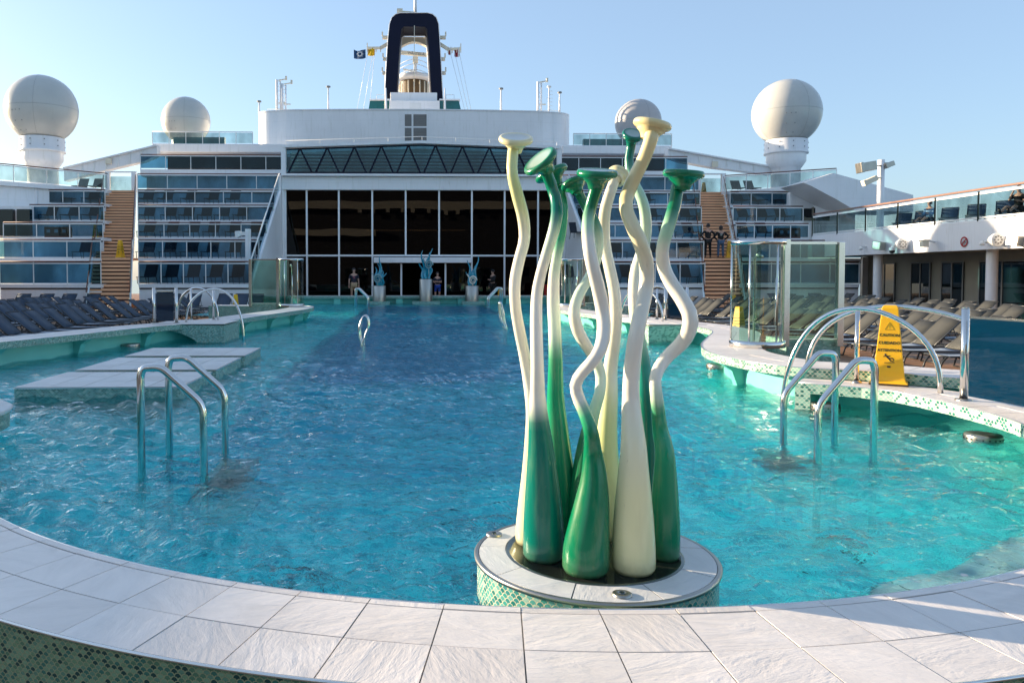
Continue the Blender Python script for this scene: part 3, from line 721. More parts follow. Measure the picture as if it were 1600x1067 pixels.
# the sculpture ---------------------------------------------------------
G1 = (.0, .17, .075); G2 = (.0, .15, .10); TEAL = (.0, .16, .115); MINT = (.38, .62, .45); PMINT = (.60, .74, .60); WH = (.80, .77, .68); CR = (.78, .70, .42); YG = (.70, .71, .34); PY_ = (.74, .70, .42); WM = (.79, .75, .62)
stalks = [
 # name, depth, disc(px,py,half width,normal), path[(px,py,width)], colour stops[(py,colour)], label
 ('S1', 3.78, (806, 219, 27, (.0, -.42, .9)), [(801, 239, 17), (799, 272, 17), (808, 308, 19), (818, 340, 19), (821, 374, 18), (812, 407, 18), (804, 441, 18), (804, 479, 17), (811, 516, 18), (819, 548, 18), (827, 590, 19), (832, 640, 21), (833, 690, 27), (833, 740, 36), (833, 790, 48), (833, 830, 56), (833, 849, 54)],
  [(215, CR), (240, YG), (300, YG), (370, WM), (600, WM), (720, PY_), (900, PY_)], 'cream stem on the far left with a pale yellow cap'),
 ('S2', 3.565, (845, 253, 30, (-.64, -.30, .70)), [(856, 272, 18), (864, 290, 18), (869, 310, 18), (869, 334, 19), (863, 362, 18), (855, 392, 17), (846, 430, 17), (841, 460, 18), (838, 497, 19), (837, 540, 20), (838, 580, 21), (840, 619, 25), (842, 658, 32), (845, 697, 40), (847, 737, 49), (849, 790, 60), (850, 840, 66), (850, 864, 66), (850, 874, 58)],
  [(240, G1), (335, TEAL), (375, PMINT), (420, WH), (620, WH), (665, TEAL), (900, TEAL)], 'green capped stem with white middle and a teal foot'),
 ('S3', 3.85, (862, 272, 27, (-.42, .12, .88)), [(872, 288, 16), (877, 305, 16), (878, 330, 16), (875, 365, 16), (871, 400, 16), (868, 430, 18), (866, 470, 20), (866, 515, 20), (866, 560, 22), (868, 619, 27), (871, 670, 34), (874, 720, 42), (877, 775, 52), (878, 820, 56), (878, 842, 54)],
  [(260, G1), (370, (.02, .36, .2)), (410, PMINT), (450, WH), (515, PMINT), (565, (.01, .3, .15)), (900, G1)], 'green capped stem behind the teal footed one with a long green foot'),
 ('S5', 3.78, (897, 288, 21, (-.30, .35, .88)), [(905, 298, 15), (914, 316, 15), (922, 335, 15), (930, 355, 15), (934, 380, 15), (932, 410, 15), (921, 437, 16), (906, 460, 17), (896, 486, 18), (900, 514, 19), (914, 538, 18), (932, 562, 17), (941, 587, 17), (938, 612, 17), (929, 640, 19), (921, 670, 24), (915, 710, 32), (912, 760, 42), (911, 810, 50), (911, 845, 50)],
  [(280, G1), (340, G1), (385, PMINT), (450, PMINT), (520, WM), (600, PMINT), (640, MINT), (690, G1), (900, G1)], 'looping pale green stem weaving behind the middle with a small green cap'),
 ('S6', 3.86, (965, 275, 18, (.42, .72, .56)), [(958, 284, 16), (950, 305, 17), (945, 330, 18), (946, 360, 18), (949, 390, 18), (954, 425, 18), (958, 460, 18), (960, 500, 19), (959, 540, 20), (956, 580, 23), (952, 619, 27), (949, 670, 31), (948, 720, 38), (950, 780, 50), (952, 820, 54), (952, 845, 54)],
  [(270, CR), (300, WM), (560, WM), (680, (.68, .72, .36)), (760, YG), (900, YG)], 'cream stem standing behind the middle with a small cream cap'),
 ('S8', 3.92, (989, 211, 17, (.05, -.62, .78)), [(988, 232, 14), (985, 256, 14), (990, 285, 15), (999, 310, 16), (1006, 335, 17), (1010, 365, 18), (1006, 395, 19), (996, 425, 20), (990, 460, 20), (991, 500, 20), (998, 535, 20), (1005, 570, 22), (1009, 619, 27), (1012, 670, 36), (1012, 730, 46), (1011, 790, 56), (1010, 842, 56)],
  [(205, G2), (250, G2), (290, MINT), (370, PMINT), (470, WH), (520, MINT), (570, (.02, .3, .24)), (640, G2), (900, G2)], 'small green capped stem at the back right of the tallest one'),
 ('S4', 3.395, (933, 272, 32, (.02, -.24, .97)), [(933, 292, 20), (927, 318, 19), (921, 342, 19), (918, 372, 20), (920, 402, 20), (928, 430, 21), (938, 458, 22), (945, 488, 22), (945, 514, 22), (938, 540, 21), (926, 560, 20), (911, 579, 19), (902, 599, 19), (905, 620, 20), (914, 645, 21), (921, 672, 23), (926, 705, 29), (928, 745, 41), (925, 784, 54), (920, 823, 65), (916, 858, 73), (915, 885, 73), (915, 896, 66)],
  [(265, G1), (325, G1), (352, (.35, .62, .42)), (380, WH), (600, WH), (622, WM), (650, (.03, .33, .16)), (680, G1), (905, G1)], 'front stem with a flat green cap, kinked white middle and dark green foot'),
 ('S7', 3.40, (1019, 196, 30, (.22, -.06, .97)), [(1014, 218, 21), (1006, 246, 21), (995, 274, 22), (984, 302, 22), (979, 325, 21), (985, 352, 22), (996, 378, 23), (1008, 404, 23), (1014, 430, 23), (1012, 455, 23), (1003, 482, 23), (993, 512, 24), (988, 545, 25), (988, 580, 26), (989, 619, 27), (990, 658, 33), (990, 697, 40), (990, 737, 48), (990, 776, 56), (990, 815, 63), (990, 855, 68), (990, 884, 68), (990, 895, 60)],
  [(185, (.78, .66, .34)), (290, (.76, .66, .36)), (370, (.78, .70, .44)), (440, WM), (600, WH), (690, (.79, .75, .52)), (780, (.79, .73, .42)), (905, (.80, .73, .40))], 'tallest stem, cream yellow with a tilted cap, in front'),
 ('S9', 3.55, (1068, 273, 32, (.07, -.1, .99)), [(1062, 292, 20), (1055, 317, 20), (1045, 342, 20), (1037, 368, 20), (1035, 392, 20), (1041, 418, 21), (1052, 443, 22), (1065, 468, 23), (1074, 492, 24), (1074, 515, 24), (1066, 537, 23), (1050, 555, 21), (1034, 572, 20), (1022, 590, 19), (1021, 608, 19), (1026, 632, 21), (1033, 668, 24), (1038, 705, 30), (1039, 745, 37), (1039, 784, 43), (1039, 823, 47), (1039, 858, 47), (1039, 872, 42)],
  [(265, G1), (330, G1), (362, (.40, .66, .46)), (392, WH), (590, WH), (612, PMINT), (640, (.01, .3, .15)), (900, G1)], 'right hand stem with a wide green cap and a bulging white bend'),
]
sc_t = thing('mushroom_sculpture', 'tall sculpture of nine glossy wavy mushroom stems in green, white and cream', 'sculpture', (PX, PY, .2))
def colat(stops, y):
    if y <= stops[0][0]: return stops[0][1]
    for (a, ca), (b_, cb_) in zip(stops, stops[1:]):
        if y <= b_:
            t = (y-a)/(b_-a); t = t*t*(3-2*t); return tuple(lerp(p, q, t) for p, q in zip(ca, cb_))
    return stops[-1][1]
for si, (nm, Y, (dx, dy, hw, nrm), path, stops, lab) in enumerate(stalks):
    nrm = Vector(nrm).normalized(); rr = hw/F*Y
    cx_, cz_ = at(dx, dy, Y); cap = Vector((cx_, Y, cz_))
    thick = rr*.46
    # stem control points from the foot up to the cap underside
    pts = []
    pth = [q for q in path if at(q[0], q[1], Y)[1] > .235][::-1]; l0 = path[-2]
    pth = [(l0[0], 0, path[-1][2]), (l0[0], 1, l0[2])]+pth
    for i, (px, py, wd) in enumerate(pth):
        x, z = at(px, py if py > 2 else 880, Y); z = (.199, .212)[i] if i < 2 else z
        yy = Y+.035*math.sin(i*1.1+si*1.7)*(1 if i > 6 else 0)
        pts.append((x, yy, z, wd/F*Y/2, py))
    P3 = smooth_path([(a, b_, c_, d) for a, b_, c_, d, e in pts], .012)
    # matching photo heights for colour : invert from z
    under = cap-nrm*thick*1.0
    path3 = [Vector(q[:3]) for q in P3]; rad = [max(.006, q[3]) for q in P3]
    # blend smoothly into the cap along its normal
    end = path3[-1]; m1 = 7
    tan = (path3[-1]-path3[-3]).normalized(); L = (under-end).length
    for k_ in range(1, m1+1):
        s2 = k_/m1; h00 = 2*s2**3-3*s2**2+1; h10 = s2**3-2*s2**2+s2; h01 = -2*s2**3+3*s2**2; h11 = s2**3-s2**2
        path3.append(end*h00+tan*L*h10+under*h01+nrm*L*.8*h11); rad.append(rad[len(P3)-1]*(1+.22*s2**2))
    # thin out samples
    keep = list(range(0, len(P3)-1, 3))+list(range(len(P3)-1, len(path3)))
    path3 = [path3[i] for i in keep]; rad = [rad[i] for i in keep]
    cols = []
    for p_ in path3:
        d = p_-Vector((0, 0, EYE)); py = PCY-F*(d.dot(cu)/d.dot(cf)); cols.append(colat(stops, py))
    q = MB(); q.tube(path3, rad, 28, cols=cols)
    rn = rad[-1]; cc_ = cols[-1]; cap_c = stops[0][1]
    zax = nrm; xa = zax.orthogonal().normalized(); ya = zax.cross(xa); M3 = Matrix((xa, ya, zax)).transposed()
    prof = [(rn*.98, -thick*1.05), (rn*1.06, -thick*.75), (rn*1.28, -thick*.38), (rn*1.75, -thick*.02), (rr*.72, thick*.14), (rr*.90, thick*.24), (rr*.985, thick*.42), (rr, thick*.62), (rr*.975, thick*.84), (rr*.91, thick*.99), (rr*.82, thick*1.02), (rr*.74, thick*.96), (rr*.55, thick*.90), (rr*.3, thick*.87), (0, thick*.86)]
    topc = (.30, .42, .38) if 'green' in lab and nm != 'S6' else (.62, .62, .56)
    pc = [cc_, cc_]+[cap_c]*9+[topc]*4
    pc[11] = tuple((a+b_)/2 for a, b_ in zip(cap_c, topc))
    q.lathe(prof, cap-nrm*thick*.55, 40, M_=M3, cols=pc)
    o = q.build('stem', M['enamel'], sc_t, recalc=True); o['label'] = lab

# ------------------------------------------------------------------ rails, ladders
def rail_pts(ctrl, step=.03, rad=.09):
    """polyline with rounded corners"""
    P = [Vector(p) for p in ctrl]; out = [P[0]]
    for i in range(1, len(P)-1):
        a, b_, c_ = P[i-1], P[i], P[i+1]; r = min(rad, (b_-a).length*.45, (c_-b_).length*.45)
        s0 = b_+(a-b_).normalized()*r; s1 = b_+(c_-b_).normalized()*r
        for k_ in range(9):
            t = k_/8; out.append(s0*(1-t)**2+b_*2*t*(1-t)+s1*t*t)
    out.append(P[-1]); return out
def ladder(label, x0, x1, ya, yb, ztop, zlow, r=.029, grp='chrome ladders around the pool'):
    """two bent tubes in XZ planes at ya and yb, tall post at x0, low post at x1"""
    t = thing('pool_ladder', label, 'pool ladder', ((x0+x1)/2, (ya+yb)/2, -.6), grp)
    s = 1 if x1 > x0 else -1
    for y in (ya, yb):
        q = MB(); pts = rail_pts([(x0, y, -.6), (x0, y, ztop-.06), (x0+s*.02, y, ztop), (x0+s*.15, y, ztop+.01), (x1, y, zlow), (x1, y, -.6)], rad=.085)
        q.tube(pts, r, 16); q.build('handrail', M['steel'], t)
    for k_ in range(2):
        q = MB(); z = -.12-.25*k_; xa, xb = x1-s*.02, x1+s*.30
        q.bx(min(xa, xb), ya+.05, z-.03, max(xa, xb), yb-.05, z); q.build('tread', M['brushed'], t)
    return t
ladder('chrome ladder rails standing in the water at the near left', -2.03, -1.565, 5.93, 6.61, .80, .52)
ladder('chrome ladder rails standing in the water at the near right beside the bridge coping', 3.76, 3.30, 6.27, 6.86, .80, .44)
ladder('small chrome ladder at the far left corner of the deep water', X_(556, 36), X_(575, 36), 35.6, 36.4, .85, .45, .04)
ladder('small chrome ladder at the far right beside the tiny yellow cone', X_(783, 38), X_(763, 38), 37.6, 38.4, .85, .35, .04)
def grab(label, px, py, lean, h=.62):
    x, y = atz(px, py, 0); t = thing('grab_rail', label, 'grab rail', (x, y, -.5), 'narrow chrome grab loops in the water')
    for dy in (0, .35):
        q = MB(); w_ = .09
        pts = [(x, y+dy, -.5), (x, y+dy, .0), (x-w_*.6+lean*.1, y+dy, .18), (x-w_*.8+lean*.2, y+dy, .38), (x-w_*.1+lean*.4, y+dy, h), (x+w_*.6+lean*.5, y+dy, h-.03), (x+w_+lean*.4, y+dy, .40), (x+w_*.5+lean*.2, y+dy, .2), (x+.03, y+dy, 0), (x+.03, y+dy, -.5)]
        q.tube(smooth_path(pts, .03), .022, 10); q.build('handrail', M['steel'], t)
grab('teardrop chrome grab rail rising from the water left of the sculpture', 565, 541, .12)
grab('chrome grab rail rising from the water just left of the tallest cream stem', 790, 514, -.35, .72)

def arch_rail(label, posts, arcs, base):
    t = thing('arched_handrail', label, 'handrail', base, 'arched chrome handrails on the steps')
    for (a, b_, za, zb, top) in arcs:
        A = Vector((*a, za)); B = Vector((*b_, zb)); q = MB(); pts = []
        for k_ in range(33):
            u = k_/32; ang = PI*(1-u); mid = (A+B)/2; hx = math.cos(ang); p = mid+(B-A)/2*hx
            zz = lerp(za, zb, u) if False else 0
            base_z = lerp(za, zb, (hx+1)/2); p.z = base_z+(top-base_z)*math.sin(ang)**.85
            pts.append(p)
        q.tube(pts, .027, 14); q.build('arch', M['steel'], t)
    for (p_, z0, z1) in posts:
        q = MB(); q.tube([(*p_, z0), (*p_, z1)], .026, 12); ps = q.build('post', M['steel'], t)
        q = MB(); q.lathe([(.055, z0-.001), (.055, z0+.012), (.03, z0+.03)], (*p_, 0), 16); q.build('base_flange', M['brushed'], ps)
    return t
arch_rail('pair of big chrome arches beside the tall yellow cone at the right', [((5.02, 8.72), .28, 1.10), ((5.50, 8.98), .28, 1.12)],
          [((4.30, 8.98), (5.46, 7.95), -.2, .28, 1.13), ((4.72, 9.25), (6.1, 8.1), .3, .75, 1.14)], (5.0, 8.6, .28))
arch_rail('pair of chrome arches on the mosaic block at the left coping', [((X_(298, 19.2), 19.2), .40, 1.15), ((X_(333, 19.2), 19.2), .40, 1.15)],
          [((X_(290, 18.2), 18.2), (X_(380, 18.0), 18.0), .4, -.05, 1.17), ((X_(276, 19.6), 19.6), (X_(340, 19.2), 19.2), .4, .4, 1.17)], (X_(320, 18.5), 18.5, .4))
arch_rail('chrome arches partly hidden behind the right hand sculpture stems', [((X_(1027, 19.2), 19.2), .40, 1.15), ((X_(1012, 19.6), 19.6), .40, 1.15)],
          [((X_(968, 19.6), 19.6), (X_(1036, 18.2), 18.2), .0, .4, 1.17), ((X_(1000, 20.2), 20.2), (X_(1058, 19.4), 19.4), .4, .4, 1.2)], (X_(1020, 19.2), 19.2, .4))

# mosaic step blocks with arched undersides
def stepblock(label, xa, xb, y, depth, mosaic, flip=False):
    t = thing('step_block', label, 'pool steps', ((xa+xb)/2, y, 0), 'mosaic step blocks with arched openings')
    L = xb-xa; pts = []
    for k_ in range(13):
        u = k_/12; pts.append((xa+L*.62*u, max(-.1, .30*math.cos(PI/2*u)**.7)))
    if flip: pts = [(xa+xb-x, z) for x, z in pts]
    x_in = xb if not flip else xa; x_out = xa if not flip else xb
    poly = [(x_out, .395), (x_in, .37), (x_in, -.3)]+[(x, z) for x, z in pts[::-1]]
    q = MB(); q.prism_y(poly, y, y+depth); q.build('mosaic_block', mosaic, t)
    q = MB(); q.bx(min(xa, xb)+.1, y+depth*.6, -.6, max(xa, xb)-.3, y+depth*.98, .29); q.build('recess_wall', M['teal_wall'], t)
    q = MB(); n_ = 4; q.tiles(lambda u, v: (xa+L*u/n_, y+depth*v/2), n_, 2, .409, gap=.012, th=.012); q.build('tile_top', M['tile'], t)
stepblock('mosaic step block with an arched recess at the left coping below the chrome arches', -5.75, -4.15, 17.55, 1.5, M['scale_teal'])
stepblock('pale green mosaic step block with an arched recess behind the right sculpture stem', 5.2, 6.5, 17.1, 1.3, M['scale_mint'], True)

# windbreak screens --------------------------------------------------
def screen(label, pts, zb, zt, group='dark blue glass screens on the coping'):
    t = thing('glass_screen', label, 'glass screen', (*pts[0], zb), group)
    for p_ in pts:
        q = MB(); q.tube([(*p_, zb), (*p_, zt)], .035, 14); q.lathe([(0, 0), (.03, .0), (.036, .012)][::-1], (*p_, zt), 14)
        ps = q.build('post', M['steel'], t)
        q = MB(); q.lathe([(.075, zb-.001), (.075, zb+.014), (.04, zb+.02)], (*p_, 0), 16); q.build('base_flange', M['brushed'], ps)
    for a, b_ in zip(pts, pts[1:]):
        q = MB(); d = (Vector(b_)-Vector(a)).normalized(); a2 = Vector(a)+d*.06; b2 = Vector(b_)-d*.06
        q.bar((*a2, (zb+.05+zt-.09)/2), (*b2, (zb+.05+zt-.09)/2), .012, zt-.09-zb-.05); q.build('glass_pane', M['glass_blue'], t)
        q = MB(); q.bar((*a2, zt-.08), (*b2, zt-.08), .02, .02); q.build('top_rail', M['steel'], t)
    return t
screen('large dark blue glass screen cut off by the right edge of the picture', [(5.36, 7.47), (5.47, 6.55), (5.3, 5.6)], .28, 1.17)
screen('dark blue glass screen between two posts on the left coping', [(X_(240, 17.9), 17.9), (X_(275, 17.9), 17.9)], .4, 1.2)
screen('dark glass screen behind the right hand sculpture stem', [(X_(1040, 18.9), 18.9), (X_(1074, 18.7), 18.7)], .4, 1.2)

# shower screens -----------------------------------------------------
def shower(label, cx, cy, zb, zt, s, right=True, blockmat='scale_teal'):
    """half-round glass with a heavy steel jamb, then a flat pane to a second post on a mosaic block"""
    t = thing('glass_shower', label, 'glass shower', (cx, cy, zb), 'curved glass showers')
    sg = 1 if right else -1; r = .40*s
    a0, a1 = (PI*.93, PI*1.97) if right else (PI*1.03, PI*2.07)
    q = MB(); q.lathe([(r, zb+.10), (r, zt-.07)], (cx, cy, 0), 28, a0=a0, a1=a1); q.build('curved_glass', M['glass_green'], t)
    q = MB(); q.lathe([(r*.86, zb+.10), (r*.86, zt-.07)], (cx, cy, 0), 20, a0=a0+.5, a1=a0+1.5); q.build('inner_glass', M['glass_green'], t)
    q = MB(); q.lathe([(r-.025, zb+.001), (r+.025, zb+.001), (r+.025, zb+.10), (r-.025, zb+.10), (r-.025, zb+.001)], (cx, cy, 0), 28, a0=a0, a1=a1); q.build('steel_base', M['steel'], t)
    q = MB(); q.lathe([(r-.02, zt-.07), (r+.02, zt-.07), (r+.02, zt), (r-.02, zt), (r-.02, zt-.07)], (cx, cy, 0), 28, a0=a0, a1=a1); q.build('top_band', M['steel'], t)
    jx = cx+sg*(r+.03)
    q = MB(); q.bx(jx-.055, cy-.08, zb, jx+.055, cy+.03, zt+.02); q.build('jamb', M['steel'], t, bev=.008)
    q = MB(); q.bx(jx+sg*.06-.0, cy-.02, zb+.12, jx+sg*.86*s, cy-.005, zt-.06); q.build('flat_glass', M['glass_green'], t)
    q = MB(); q.bx(jx+sg*.06, cy-.03, zt-.058, jx+sg*.9*s, cy+.01, zt-.02); q.build('top_bar', M['steel'], t)
    ex = jx+sg*.9*s
    q = MB(); q.bx(ex-.05, cy-.06, zb, ex+.05, cy+.04, zt-.02); q.build('end_post', M['steel'], t, bev=.008)
    for aa in (a0, a0+(a1-a0)*.33, a0+(a1-a0)*.66):
        q = MB(); q.tube([(cx+r*math.cos(aa), cy+r*math.sin(aa), zb+.1), (cx+r*math.cos(aa), cy+r*math.sin(aa), zt-.06)], .016, 8); q.build('stile', M['steel'], t)
    q = MB(); q.tube([(cx+r*.25, cy-r-.03, zb+.35), (cx+r*.25, cy-r-.03, zb+1.05)], .014, 8); q.build('door_handle', M['steel'], t)
    q = MB(); q.tube(rail_pts([(cx, cy+.12, zb), (cx, cy+.12, zt-.25), (cx, cy-.05, zt-.2)], rad=.05), .018, 8); q.lathe([(.0, 0), (.06, 0), (.03, .05)], (cx, cy-.07, zt-.27), 12); q.build('shower_pipe', M['steel'], t)
    x0, x1 = sorted((jx+sg*.07, ex+.06*sg)); q = MB(); q.bx(x0, cy+.05, zb-.5, x1, cy+.75, zb+.10); q.build('mosaic_base', M[blockmat], t)
    return t
shower('large curved glass shower with steel frame on the sunlit right coping', X_(1198, 11.6), 11.9, .4, 2.02, .95)
shower('curved glass shower with gold steel frame at the far left of the pool', X_(455, 27.2), 27.2, .4, 2.05, 1.05, False)
shower('curved glass shower half hidden behind the sculpture at the far right of the pool', X_(892, 27.2), 27.2, .4, 2.05, 1.0, True)
# ================================================================== SUPERSTRUCTURE
def pane_row(t, x0, x1, y, z0, z1, n, gmat, rail=True, y1=None, wood=False, step=None):
    """glass balustrade from x0 to x1 (optionally slanting to y1)"""
    y1 = y if y1 is None else y1
    A = Vector((x0, y, 0)); B = Vector((x1, y1, 0)); d = (B-A).normalized()
    for i in range(n):
        a = A.lerp(B, i/n)+d*.02; b_ = A.lerp(B, (i+1)/n)-d*.02; zc = (z0+z1)/2
        q = MB(); q.bar((a.x, a.y, zc), (b_.x, b_.y, zc), .014, z1-z0-.06); q.build('glass_pane', gmat, t)
    for i in range(n+1):
        a = A.lerp(B, i/n); q = MB(); q.bx(a.x-.02, a.y-.035, z0-.08, a.x+.02, a.y-.009, z1); q.build('post', M['white_fix'], t)
    q = MB(); q.tube([(A.x, A.y, z1+.03), (B.x, B.y, z1+.03)], .032, 8); q.build('handrail', M['wood_rail'] if wood else M['white_fix'], t)
    if wood:
        q = MB(); q.bar((A.x, A.y-.01, z1-.06), (B.x, B.y-.01, z1-.06), .05, .05); q.build('top_bar', M['white_fix'], t)
tiers = [(38.0, 1.07, 2.09), (40.2, 2.35, 3.23), (42.4, 3.50, 4.24), (44.6, 4.55, 5.36), (46.8, 5.69, 6.43), (49.0, 6.76, 7.65)]
def tier(label, i, x0, x1, n, wood=True, gl='glass_rail', ndepth=2.25):
    y, z0, z1 = tiers[i]
    t = thing('seating_terrace', label, 'terrace', ((x0+x1)/2, y, z0), 'stepped seating terraces with glass fronts')
    q = MB(); q.bx(x0, y-.04, z0-.20, x1, y+ndepth, z0-.03); q.build('floor_slab', M['white'], t)
    q = MB(); q.bx(x0+.02, y-.02, z0-.27, x1-.02, y+.019, z0-.201); q.build('shadow_strip', M['black'], t)  # black strip painted in as the shadow line under the slab edge
    zl = tiers[i-1][1]-.03 if i else DK
    q = MB(); q.bx(x0, y+.02, zl, x1, y+.12, z0-.20); q.build('riser_wall', M['white'], t)
    pane_row(t, x0, x1, y, z0, z1, n, M[gl], wood=wood)
    return t
sidew = ('left', 'right')
lo_px = [(0, 158), (0, 158), (0, 162), (48, 164), (60, 166), (0, 168)]
side_terraces = []
for i in range(6):
    y = tiers[i][0]; nm = ['lowest', 'second', 'third', 'fourth', 'fifth', 'sixth'][i]
    # left inner
    tier(f'{nm} seating terrace counting upward between the left staircase and the glass front', i, X_(217, y), -7.72, 5, gl='glass_rail')
    tier(f'{nm} seating terrace counting upward between the glass front and the right staircase', i, 9.42, X_(1101-2.2*i, y), 4, gl='glass_rail')
    xl = max(X_(lo_px[i][0], y), -21.6)
    if i < 5: tier(f'{nm} seating terrace counting upward on the outer side of the left staircase', i, xl, X_(lo_px[i][1], y), 3)
    xr = [1342, 1345, 1262, 1253, 1237, 0][i]
    if i < 5: tier(f'{nm} seating terrace counting upward on the outer side of the right staircase', i, X_(1159-5*i, y), X_(xr, y), 4 if i < 3 else 3)
# sixth level outer, slanting
for lab, xa, ya, xb, yb, n in (('top left sun deck terrace with glass balustrade below the big left radome', X_(-30, 44), 44, X_(170, 49), 49, 4),
                              ('top right sun deck terrace with glass balustrade below the big right radome', X_(1131, 49), 49, X_(1304, 45.5), 45.5, 5)):
    t = thing('seating_terrace', lab, 'terrace', ((xa+xb)/2, 47, 6.7), 'stepped seating terraces with glass fronts')
    pane_row(t, xa, xb, ya, 6.76, 7.65, n, M['glass_clear'], y1=yb, wood=True)
    q = MB(); q.prism([(xa, ya-.05), (xb, yb-.05), (xb, 54), (xa, 54)], 6.48, 6.72); q.build('floor_slab', M['white'], t)
    q = MB(); q.prism([(xa, ya+.3), (xb, yb+.3), (xb, 53), (xa, 53)], 4.8 if xa < 0 else 5.0, 6.475); q.build('riser_wall', M['white'], t)

# upper decks beside the tower
for sd in (-1, 1):
    nm = 'left' if sd < 0 else 'right'
    xo = X_(222, 51) if sd < 0 else X_(1072, 51); xi = -7.72 if sd < 0 else 9.42
    x0, x1 = min(xo, xi), max(xo, xi)
    t = thing('upper_deck', f'{nm} upper deck level with glass balustrade between the sloping white beam and the truss window', 'deck level', ((x0+x1)/2, 51, 8.2))
    q = MB(); q.bx(x0, 50.9, 7.78, x1, 56, 8.2); q.build('floor_slab', M['white'], t)
    pane_row(t, x0, x1, 51, 8.25, 9.12, 6, M['glass_rail'], wood=True)
    q = MB(); q.bx(x0+.3, 55.6, 8.2, x1, 55.8, 9.72); q.build('back_wall', M['dark_room'], t)
    q = MB(); q.bx(x0+.2, 51.5, 6.72, x1, 51.7, 7.78); q.build('front_wall', M['white'], t)
    t = thing('radome_deck', f'{nm} white deck carrying a small radome beside the white tower', 'deck level', ((x0+x1)/2, 54, 9.7))
    xa = X_(243, 54) if sd < 0 else X_(1045, 54); xb = -8.6 if sd < 0 else 10.3; a0, a1 = min(xa, xb), max(xa, xb)
    q = MB(); q.bx(a0, 53.6, 9.72, a1, 62, 10.28); q.build('fascia', M['white'], t, bev=.05)
    xc = X_(398, 54) if sd < 0 else X_(893, 54)
    pane_row(t, min(xa, xc), max(xa, xc), 53.7, 10.3, 11.05, 6, M['glass_clear'])
    q = MB(); q.bx(min(xa, xc)+1.0, 55, 10.29, max(xa, xc)-2.2, 55.4, 10.95); q.build('windbreak_box', M['green_glass'], t)
# staircases ---------------------------------------------------------
def staircase(label, xb, xt):
    """27 treads with a landing, climbing outward"""
    t = thing('staircase', label, 'staircase', (xb, 36.6, DK), 'wide wooden staircases up the terraces')
    y0, y1, yt = 36.6, 40.6, 50.0; z0, zm, zt = DK, 2.35, 6.72; n1, n2 = 14, 23; HW = .93
    def xc(y): return lerp(xb, xt, (y-36.6)/(yt-36.6))
    st = MB(); dk = MB()
    def flight(ya, yb, za, zb, n):
        for i in range(n):
            y = lerp(ya, yb, i/n); yy = lerp(ya, yb, (i+1)/n); z = lerp(za, zb, (i+1)/n); rise = (zb-za)/n; x = xc(y)
            st.bx(x-HW, y-.03, z-rise*.62, x+HW, yy+.01, z); dk.bx(x-HW, y+.03, z-rise, x+HW, y+.05, z-rise*.62)
    flight(y0, y1, z0, zm, n1)
    st.bx(xc(y1)-HW, y1, zm-.12, xc(y1)+HW+(xc(y1+1.2)-xc(y1))*0, y1+1.25, zm-.001)
    flight(y1+1.2, yt, zm, zt, n2)
    st.build('step', M['stair'], t)['kind'] = 'stuff'; dk.build('riser_shade', M['stair_dark'], t)['kind'] = 'stuff'
    for s in (-1, 1):
        q = MB(); pr = [(y0-.1, z0), (y1, zm), (y1+1.2, zm), (yt, zt)]
        for (ya, za), (yb, zb) in zip(pr, pr[1:]):
            a = (xc(ya)+s*(HW+.06), ya, za+.05); b_ = (xc(yb)+s*(HW+.06), yb, zb+.05); q.bar(a, b_, .07, .42)
        q.build('stringer', M['white'], t)
        q = MB()
        for (ya, za), (yb, zb) in zip(pr, pr[1:]):
            q.tube([(xc(ya)+s*(HW+.06), ya, za+1.0), (xc(yb)+s*(HW+.06), yb, zb+1.0)], .028, 8)
        q.build('handrail', M['wood_rail'], t)
        q = MB()
        for k_ in range(11):
            y = lerp(y0, yt, k_/10); 
            z = lerp(z0, zm, (y-y0)/(y1-y0)) if y < y1 else (zm if y < y1+1.2 else lerp(zm, zt, (y-y1-1.2)/(yt-y1-1.2)))
            q.tube([(xc(y)+s*(HW+.06), y, z), (xc(y)+s*(HW+.06), y, z+1.0)], .02, 6)
        q.build('rail_posts', M['white_fix'], t)
        q = MB()
        for (ya, za), (yb, zb) in zip(pr, pr[1:]):
            q.bar((xc(ya)+s*(HW+.06), ya, za+.55), (xc(yb)+s*(HW+.06), yb, zb+.55), .012, .7)
        q.build('side_glass', M['glass_clear'], t)
    return t
stL = staircase('wooden staircase climbing the terraces left of the glass front, with a small yellow cone', -13.95, -18.25)
stR = staircase('wooden staircase climbing the terraces on the right, with two people on it', 14.75, 18.95)
# gate frames at the stair tops
for nm, px in (('left', 191), ('right', 1109)):
    x = X_(px, 50.6); t = thing('deck_portal', f'white door frame at the top of the {nm} staircase', 'door frame', (x, 50.6, 6.72))
    q = MB()
    for s in (-1, 1): q.bx(x+s*.82-.13, 50.5, 6.72, x+s*.82+.13, 50.75, 7.95)
    q.bx(x-.95, 50.5, 7.95, x+.95, 50.75, 8.02); q.build('frame', M['white'], t)
    q = MB(); q.bx(x-.66, 50.6, 6.75, x+.66, 50.62, 7.7); q.build('glass_pane', M['glass_clear'], t)

